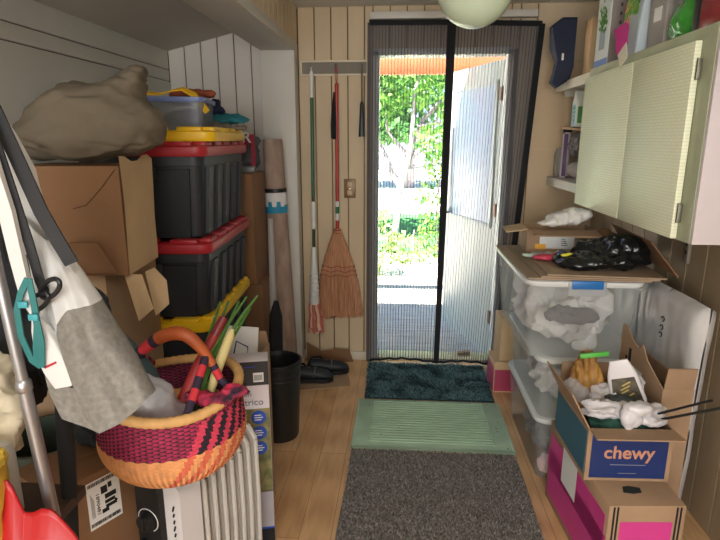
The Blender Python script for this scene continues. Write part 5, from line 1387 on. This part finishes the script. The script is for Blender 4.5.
solo('white_linens', blob([(0, 0, 0.10, 0.175, 0.29, 0.095), (-0.05, -0.1, 0.15, 0.125, 0.18, 0.09), (0.08, -0.12, 0.19, 0.095, 0.16, 0.08), (0.0, 0.08, 0.2, 0.17, 0.22, 0.085)], 0.011, 0.026, 8, seed=4, floor=0.0), WHC, 'white bunched linens filling the topmost clear bin', 'linen', loc=(0.755, 2.56, 0.627))
solo('mauve_linen', blob([(0, 0, 0, 0.10, 0.05, 0.035), (-0.06, 0.0, 0.02, 0.06, 0.05, 0.03), (0.06, 0.01, 0.0, 0.05, 0.05, 0.03)], 0.01, 0.010, 12, seed=14), DKC, 'dusky mauve cloth at the front of the topmost clear bin', 'linen', loc=(0.735, 2.275, 0.775))
solo('grey_linens', blob([(0, 0, 0.09, 0.165, 0.27, 0.085), (-0.04, -0.1, 0.14, 0.125, 0.17, 0.08), (0.05, 0.1, 0.16, 0.12, 0.16, 0.075)], 0.011, 0.024, 9, seed=24, floor=0.0), WHC, 'pale linens filling the middle clear bin', 'linen', loc=(0.815, 2.545, 0.333))
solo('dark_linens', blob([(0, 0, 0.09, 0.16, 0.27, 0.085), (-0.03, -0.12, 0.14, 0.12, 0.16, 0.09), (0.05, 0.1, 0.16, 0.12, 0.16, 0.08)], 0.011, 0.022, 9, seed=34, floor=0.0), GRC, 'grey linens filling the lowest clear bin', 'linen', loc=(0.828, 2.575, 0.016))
solo('pink_linen', blob([(0, 0, 0, 0.07, 0.03, 0.05), (-0.04, 0.0, -0.02, 0.04, 0.03, 0.035)], 0.009, 0.008, 14, seed=44), mat('pale_pink_cloth', (214, 176, 180), 0.9), 'pale pink cloth low in the front of the lowest clear bin', 'linen', loc=(0.73, 2.30, 0.075))

# ------------------------------------------------------------------ flattened cardboard and oddments on the top bin
ZC0 = 0.957
CARDG = mat('cardboard_grey', (158, 136, 112), 0.85, var=0.12, scale=6)
def sheet(label, poly, z, mm, tk=0.006, tilt=(0, 0)):
    m = MB(); m.prism(poly, tk); o = solo('cardboard_sheet', m, mm, label, 'cardboard', loc=(0, 0, z)); o.rotation_euler = (tilt[0], tilt[1], 0); return o
sheet('lowest flattened cardboard sheet lying on the topmost clear bin', [(0.51, 2.92), (0.525, 2.20), (1.0, 2.175), (1.02, 2.90)], ZC0 + 0.004, CARDG)
sheet('middle flattened cardboard sheet on the topmost clear bin, shifted right', [(0.56, 2.88), (0.575, 2.20), (1.03, 2.17), (1.08, 2.80)], ZC0 + 0.0115, CARDG)
sheet('uppermost flattened cardboard sheet, under the black plastic bag', [(0.62, 2.86), (0.60, 2.205), (1.05, 2.165), (1.10, 2.80)], ZC0 + 0.019, CARDG)
m = MB(); m.prism([(0, 0), (0.62, 0.0), (0.58, 0.16), (0.03, 0.17)], 0.005, Matrix.Translation((1.10, 2.18, ZC0 + 0.024)) @ Euler((R(52), 0, R(86))).to_matrix().to_4x4())
solo('cardboard_flap', m, CARD_D, 'brown cardboard flap bent up against the right wall under the cabinet', 'cardboard')
ZS = ZC0 + 0.0235
t = cbox('parcel_box', 'tan parcel box with its lid flap laid open, under the white plastic bag', 0.32, 0.20, 0.11, (0.775, 2.74, ZS), R(-3), m1=CARD, top=False, flaps=(('F', 0.14, 93, 0.01), ('L', 0.10, 100, 0.02, CARD_L)))
m = MB(); m.b2((-0.10, -0.1015, 0.02), (0.06, -0.0995, 0.085)); m.build('white_label', PAPERW, t)
m = MB(); m.b2((-0.12, -0.1025, 0.018), (-0.07, -0.0998, 0.042)); m.build('orange_sticker', mat('orange_print', (232, 168, 40), 0.5), t)
m = MB()
for k in range(4): m.b2((0.0, -0.1025, 0.035 + k * 0.010), (0.03 - 0.004 * k, -0.1, 0.039 + k * 0.010))
m.build('printed_mark', mat('grey_ink', (110, 108, 112), 0.8), t)
solo('white_bag', blob([(0, 0, 0.04, 0.10, 0.05, 0.035), (-0.07, -0.04, 0.02, 0.08, 0.03, 0.02), (0.05, 0.02, 0.055, 0.07, 0.05, 0.035)], 0.007, 0.004, 12, crumple=0.02, cf=11, seed=6, floor=0.0), mat('white_film', (216, 214, 210), 0.3), 'white plastic bag lying on the open parcel box', 'bag', loc=(0.79, 2.66, ZS + 0.128))
solo('brown_paper', blob([(0, 0, 0.06, 0.055, 0.07, 0.055), (0.03, 0.03, 0.05, 0.05, 0.08, 0.05)], 0.009, 0.0, crumple=0.016, cf=10, seed=16, floor=0.0), CARD_D, 'crumpled brown paper between the parcel box and the right wall', 'paper', loc=(0.985, 2.68, ZS))
solo('green_white_bag', blob([(0, 0, 0.012, 0.14, 0.04, 0.012), (0.10, 0.0, 0.016, 0.10, 0.045, 0.016)], 0.007, 0.004, 16, crumple=0.005, seed=26, floor=0.0), mat('green_white_print', (214, 220, 212), 0.4, rgb2=(70, 150, 104), scale=9), 'flat green and white packet in front of the parcel box', 'package', loc=(0.70, 2.53, ZS))
BFILM = mat('black_film', (18, 22, 24), 0.16)
solo('black_bag', blob([(0, 0, 0.035, 0.20, 0.13, 0.035), (0.09, 0.02, 0.07, 0.095, 0.13, 0.07), (0.04, 0.08, 0.06, 0.13, 0.08, 0.055), (-0.04, 0.0, 0.035, 0.12, 0.1, 0.035), (-0.12, -0.01, 0.02, 0.09, 0.10, 0.022)], 0.008, 0.004, 12, crumple=0.026, cf=10, seed=36, floor=0.0), BFILM, 'shiny black plastic bag spread over the cardboard sheets', 'plastic bag', loc=(0.87, 2.36, ZS))
solo('pink_packet', blob([(0, 0, 0.014, 0.07, 0.03, 0.014), (0.05, 0.01, 0.016, 0.05, 0.03, 0.016)], 0.006, 0.003, 20, crumple=0.004, seed=46, floor=0.0), mat('rose_film', (196, 62, 84), 0.35, var=0.15, scale=15), 'rose-red packet at the left end of the black bag', 'package', loc=(0.665, 2.455, ZS + 0.002))
solo('yellow_tag', blob([(0, 0, 0, 0.018, 0.012, 0.007), (0.02, 0.005, 0.004, 0.014, 0.010, 0.006)], 0.004, 0.0, smooth_it=1), mat('lemon_plastic', (220, 208, 60), 0.4), 'small yellow tag on the left of the black bag', 'tag', loc=(0.70, 2.335, ZS + 0.052))

# ------------------------------------------------------------------ plastic-wrapped flat panel on the right wall
t = thing('wrapped_panel', 'big flat panel wrapped in clear plastic leaning on the right wall', 'panel', (1.095, 2.36, 0.0), (0, R(1.6), 0))
def wr(u, v, s):
    y = -0.40 + 0.82 * u; z = 0.0 + 0.92 * v
    e = min(u, 1 - u, v, 1 - v)
    th = 0.036 * min(1, (e / 0.045) ** 0.5) if e < 0.045 else 0.036
    n = 0.006 * fbm((y, z, s), 5) + 0.004 * (1 - abs(fbm((y * 1.4, z * 0.6, s * 3), 9)) * 2)
    return (s * (th + n), y, z)
m = MB()
for s in (-1, 1): m.grid(50, 56, lambda u, v, s=s: wr(u, v, s))
bmesh.ops.remove_doubles(m.bm, verts=m.bm.verts, dist=0.004)
m.build('plastic_wrap', mat('wrap_film', (204, 202, 200), 0.16, var=0.06, scale=5), t, 60)
m = MB()
for k, (z, a) in enumerate(((0.80, 0), (0.765, 0), (0.735, 0))): m.tube([(-0.045, -0.16 + 0.012 * math.cos(q * PI / 4), z + 0.010 * math.sin(q * PI / 4)) for q in range(0, 7)], 0.0022, 5)
m.build('pen_marks', INK, t)
# wall standard (slotted strip)
t = thing('slotted_strip', 'slotted metal shelf strip on the right wall under the cabinet', 'shelf strip', (XR, 2.36, 0.90))
m = MB(); m.b2((-0.012, -0.016, 0.10), (0.002, 0.016, 0.60), bev=0.002); m.build('strip', mat('grey_strip', (150, 142, 130), 0.4, 0.4), t)
for k in range(4):
    m = MB(); m.b2((-0.0135, -0.005, 0.14 + k * 0.035), (-0.011, 0.005, 0.155 + k * 0.035)); m.build('slot', INK, t)

# ------------------------------------------------------------------ tall brown carton
t = cbox('tall_carton', 'tall open brown carton between the wrapped panel and the blue box', 0.11, 0.36, 0.65, (0.985, 2.035, 0.0), R(2), top=False, m1=CARD, flaps=(('F', 0.085, 8, 0.004),))
m = MB(); m.prism([(0.0, 0), (0.35, 0), (0.355, 0.125), (0.32, 0.125), (0.25, 0.085), (0.20, 0.075), (0.175, 0.10), (0.13, 0.055), (0.05, 0.02)], 0.005, Matrix.Translation((-0.0525, -0.175, 0.650)) @ Euler((R(90), 0, R(90))).to_matrix().to_4x4()); m.build('torn_flap', CARD, t)
m = MB(); m.b2((-0.0565, -0.02, 0.53), (-0.054, 0.06, 0.64)); m.build('white_label', PAPERW, t)
m = MB()
for k in range(4): m.b2((-0.0575, -0.01, 0.55 + k * 0.02), (-0.0555, 0.045 - 0.01 * (k % 2), 0.557 + k * 0.02))
m.b2((-0.056, 0.08, 0.60), (-0.054, 0.10, 0.70)); m.b2((-0.056, 0.11, 0.58), (-0.054, 0.125, 0.66)); m.build('printed_mark', INK, t)

# ------------------------------------------------------------------ magenta box and the blue printed box on it
MAG = mat('magenta_print', (204, 62, 138), 0.5, var=0.06, scale=6)
t = cbox('magenta_box', 'cardboard box with magenta printed sides on the floor under the blue box', 0.25, 0.56, 0.36, (0.795, 1.88, 0.0), R(4), m1=CARD)
m = MB(); m.b2((-0.1262, -0.26, 0.03), (-0.1245, 0.26, 0.31)); m.b2((-0.1262, -0.275, 0.16), (-0.1245, 0.278, 0.24)); m.build('magenta_side', MAG, t)
m = MB(); m.b2((-0.085, -0.2812, 0.01), (0.085, -0.2795, 0.30)); m.build('magenta_front', MAG, t)
for x in (-0.108, -0.096, 0.096, 0.108):
    m = MB(); m.b2((x - 0.003, -0.2812, 0.0), (x + 0.003, -0.2797, 0.355)); m.build('black_stripe', INK, t)
m = MB(); m.b2((-0.1268, -0.02, 0.18), (-0.1255, 0.12, 0.33)); m.build('white_sticker', PAPERW, t)
m = MB(); m.prism([(-0.03, -0.012), (0.0, -0.02), (0.03, -0.014), (0.036, 0.01), (0.0, 0.02), (-0.02, 0.016)], 0.002, Matrix.Translation((-0.02, -0.20, 0.3625))); m.build('dark_sticker', mat('green_black', (40, 46, 36), 0.5), t)
NAVY = mat('navy_box_print', (24, 46, 102), 0.5); TEALB = mat('teal_box_print', (50, 96, 120), 0.5)
t = cbox('blue_box', 'open navy blue printed shipping box stuffed with bags, on the magenta box', 0.285, 0.33, 0.195, (0.785, 1.892, 0.3635), R(2), top=False, m1=CARD,
         flaps=(('F', 0.075, 88, 0.0), ('L', 0.13, 28, 0.02), ('B', 0.10, 10, 0.01)))
m = MB(); m.b2((-0.128, -0.1665, 0.012), (0.128, -0.1645, 0.175)); m.build('navy_panel', NAVY, t)
m = MB(); m.b2((-0.144, -0.155, 0.02), (-0.142, 0.16, 0.18)); m.build('teal_panel', TEALB, t)
text_obj('chewy', 0.066, mat('tan_lettering', (196, 140, 110), 0.6), t, (0.0, -0.1672, 0.088), FRONT, align='CENTER', bold=0.0012)
m = MB(); m.b2((-0.06, -0.1676, 0.062), (0.06, -0.1662, 0.065)); m.b2((-0.03, -0.1676, 0.030), (0.03, -0.1662, 0.032)); m.build('fine_line', mat('tan_lettering2', (120, 120, 140), 0.6), t)

# contents of the blue box
t = thing('snack_bag', 'golden-brown net bag closed with a green clip, at the back of the blue box', 'bag', (0.715, 1.985, 0.49))
GOLD = mat('golden_snack', (186, 136, 62), 0.6, rgb2=(104, 68, 34), scale=9, stretch=(3, 3, 1))
blob([(0, 0, 0.11, 0.070, 0.045, 0.11), (0.01, 0, 0.04, 0.080, 0.05, 0.07), (0, 0, 0.215, 0.030, 0.025, 0.04)], 0.007, 0.006, 20, seed=50, stretch=(1.6, 1, 0.4)).build('bag', GOLD, t, 60)
m = MB(); m.box((0.01, -0.032, 0.245), (0.105, 0.014, 0.018), (0, R(-8), 0), bev=0.004); m.build('green_clip', mat('clip_green', (86, 178, 72), 0.4), t)
blob([(0, 0, 0.285, 0.03, 0.025, 0.04), (-0.03, 0, 0.27, 0.04, 0.02, 0.02), (0.01, 0.0, 0.33, 0.02, 0.02, 0.02)], 0.007, 0.0, crumple=0.012, cf=18, seed=51).build('film_top', FILM, t, 60)
WF = mat('white_film_gloss', (214, 210, 212), 0.25)
solo('white_packet', blob([(0, 0, 0, 0.10, 0.06, 0.03, 0, R(-12), 0), (0.05, 0.02, 0.03, 0.06, 0.05, 0.03)], 0.006, 0.006, 16, crumple=0.018, cf=12, seed=52), WF, 'white padded plastic packet in the middle of the blue box', 'package', loc=(0.805, 1.92, 0.605))
solo('white_mailer', blob([(0, 0, 0, 0.15, 0.05, 0.018, 0, R(-6), 0), (-0.08, -0.01, 0.02, 0.07, 0.05, 0.018), (0.08, -0.02, -0.01, 0.06, 0.06, 0.02)], 0.006, 0.005, 16, crumple=0.018, cf=12, seed=53), WF, 'long white plastic mailer across the front of the blue box', 'mailer', loc=(0.785, 1.80, 0.592))
solo('hanging_wrapper', blob([(0, 0, 0, 0.04, 0.025, 0.045), (0.02, 0, 0.035, 0.05, 0.03, 0.02), (-0.01, -0.01, -0.045, 0.014, 0.012, 0.03)], 0.006, 0.0, crumple=0.012, cf=18, seed=54), WF, 'white wrapper spilling over the front flap of the blue box', 'wrapper', loc=(0.79, 1.742, 0.60))
solo('green_cloth', blob([(0, 0, 0, 0.10, 0.05, 0.03), (0.08, 0.01, 0.0, 0.05, 0.05, 0.03)], 0.008, 0.006, 14, seed=55), mat('forest_cloth', (38, 78, 66), 0.9), 'dark green cloth at the front inside the blue box', 'cloth', loc=(0.775, 1.80, 0.545))
solo('dark_pack', blob([(0, 0, 0, 0.08, 0.04, 0.02)], 0.007, 0.003, 14, seed=56), mat('slate_pack', (60, 66, 66), 0.5), 'dark slate packet under the white padded packet', 'package', loc=(0.825, 1.875, 0.605))
solo('clear_wrapper', blob([(0, 0, 0, 0.055, 0.03, 0.035, 0, R(30), 0), (-0.03, 0, 0.03, 0.03, 0.025, 0.03)], 0.007, 0.0, crumple=0.012, cf=16, seed=57), FILM, 'clear crinkled wrapper at the left edge of the blue box', 'wrapper', loc=(0.655, 1.87, 0.62))
t = thing('coffee_bag', 'upright white bag printed with dark blotches and gold, at the right of the blue box', 'bag', (0.86, 1.88, 0.52), (R(4), R(-18), R(-18)))
m = MB(); m.loft([rrect(0.11, 0.05, 0.015, 0.0), rrect(0.12, 0.05, 0.015, 0.08), rrect(0.10, 0.03, 0.01, 0.18), rrect(0.06, 0.008, 0.003, 0.235)]); m.build('sack', WF, t, 50)
m = MB()
m.loft([[(-0.045, -0.0262, 0.012), (0.045, -0.0262, 0.012), (0.045, -0.0242, 0.012), (-0.045, -0.0242, 0.012)], [(-0.05, -0.0262, 0.08), (0.05, -0.0262, 0.08), (0.05, -0.0242, 0.08), (-0.05, -0.0242, 0.08)], [(-0.038, -0.0162, 0.172), (0.038, -0.0162, 0.172), (0.038, -0.0142, 0.172), (-0.038, -0.0142, 0.172)]])
m.build('dark_print', mat('dark_bag_print', (40, 36, 32), 0.5, rgb2=(96, 86, 66), scale=40), t)
m = MB(); rr = random.Random(9)
for k in range(7):
    z = 0.06 + k * 0.015; yy = -0.0272 + max(0, z - 0.08) * 0.11
    m.box((rr.uniform(-.008, .008), yy, z), (0.05 - k * 0.003, 0.0018, 0.005), (0, R(-24), 0))
m.build('gold_print', mat('gold_ink', (190, 168, 96), 0.5), t)
t = thing('garden_stake', 'upper of two thin black sticks poking out of the blue box to the right', 'stick', (0, 0, 0), group='thin black sticks')
m = MB(); m.cyl((0.83, 1.82, 0.545), (1.005, 1.68, 0.70), 0.0042, seg=8); m.build('rod', BLACK, t)
t = thing('garden_stake', 'lower of two thin black sticks poking out of the blue box to the right', 'stick', (0, 0, 0), group='thin black sticks')
m = MB(); m.cyl((0.83, 1.80, 0.54), (1.03, 1.66, 0.685), 0.0045, seg=8); m.build('rod', BLACK, t)

# ------------------------------------------------------------------ boxes by the door
t = cbox('pink_box', 'small box with pink printed sides on the floor by the door', 0.15, 0.20, 0.20, (0.655, 3.24, 0.0), R(2), m1=CARD_L)
m = MB(); m.b2((-0.0762, -0.095, 0.01), (-0.0745, 0.095, 0.16)); m.build('pink_side', mat('pink_print', (190, 70, 110), 0.5, var=0.1, scale=20), t)
m = MB(); m.b2((-0.07, -0.1015, 0.01), (0.07, -0.0995, 0.15)); m.build('pink_front', mat('rose_print', (160, 56, 84), 0.5), t)
cbox('amber_box', 'tall tan carton standing on the pink box by the door', 0.12, 0.17, 0.27, (0.668, 3.24, 0.203), R(3), m1=CARD_L)
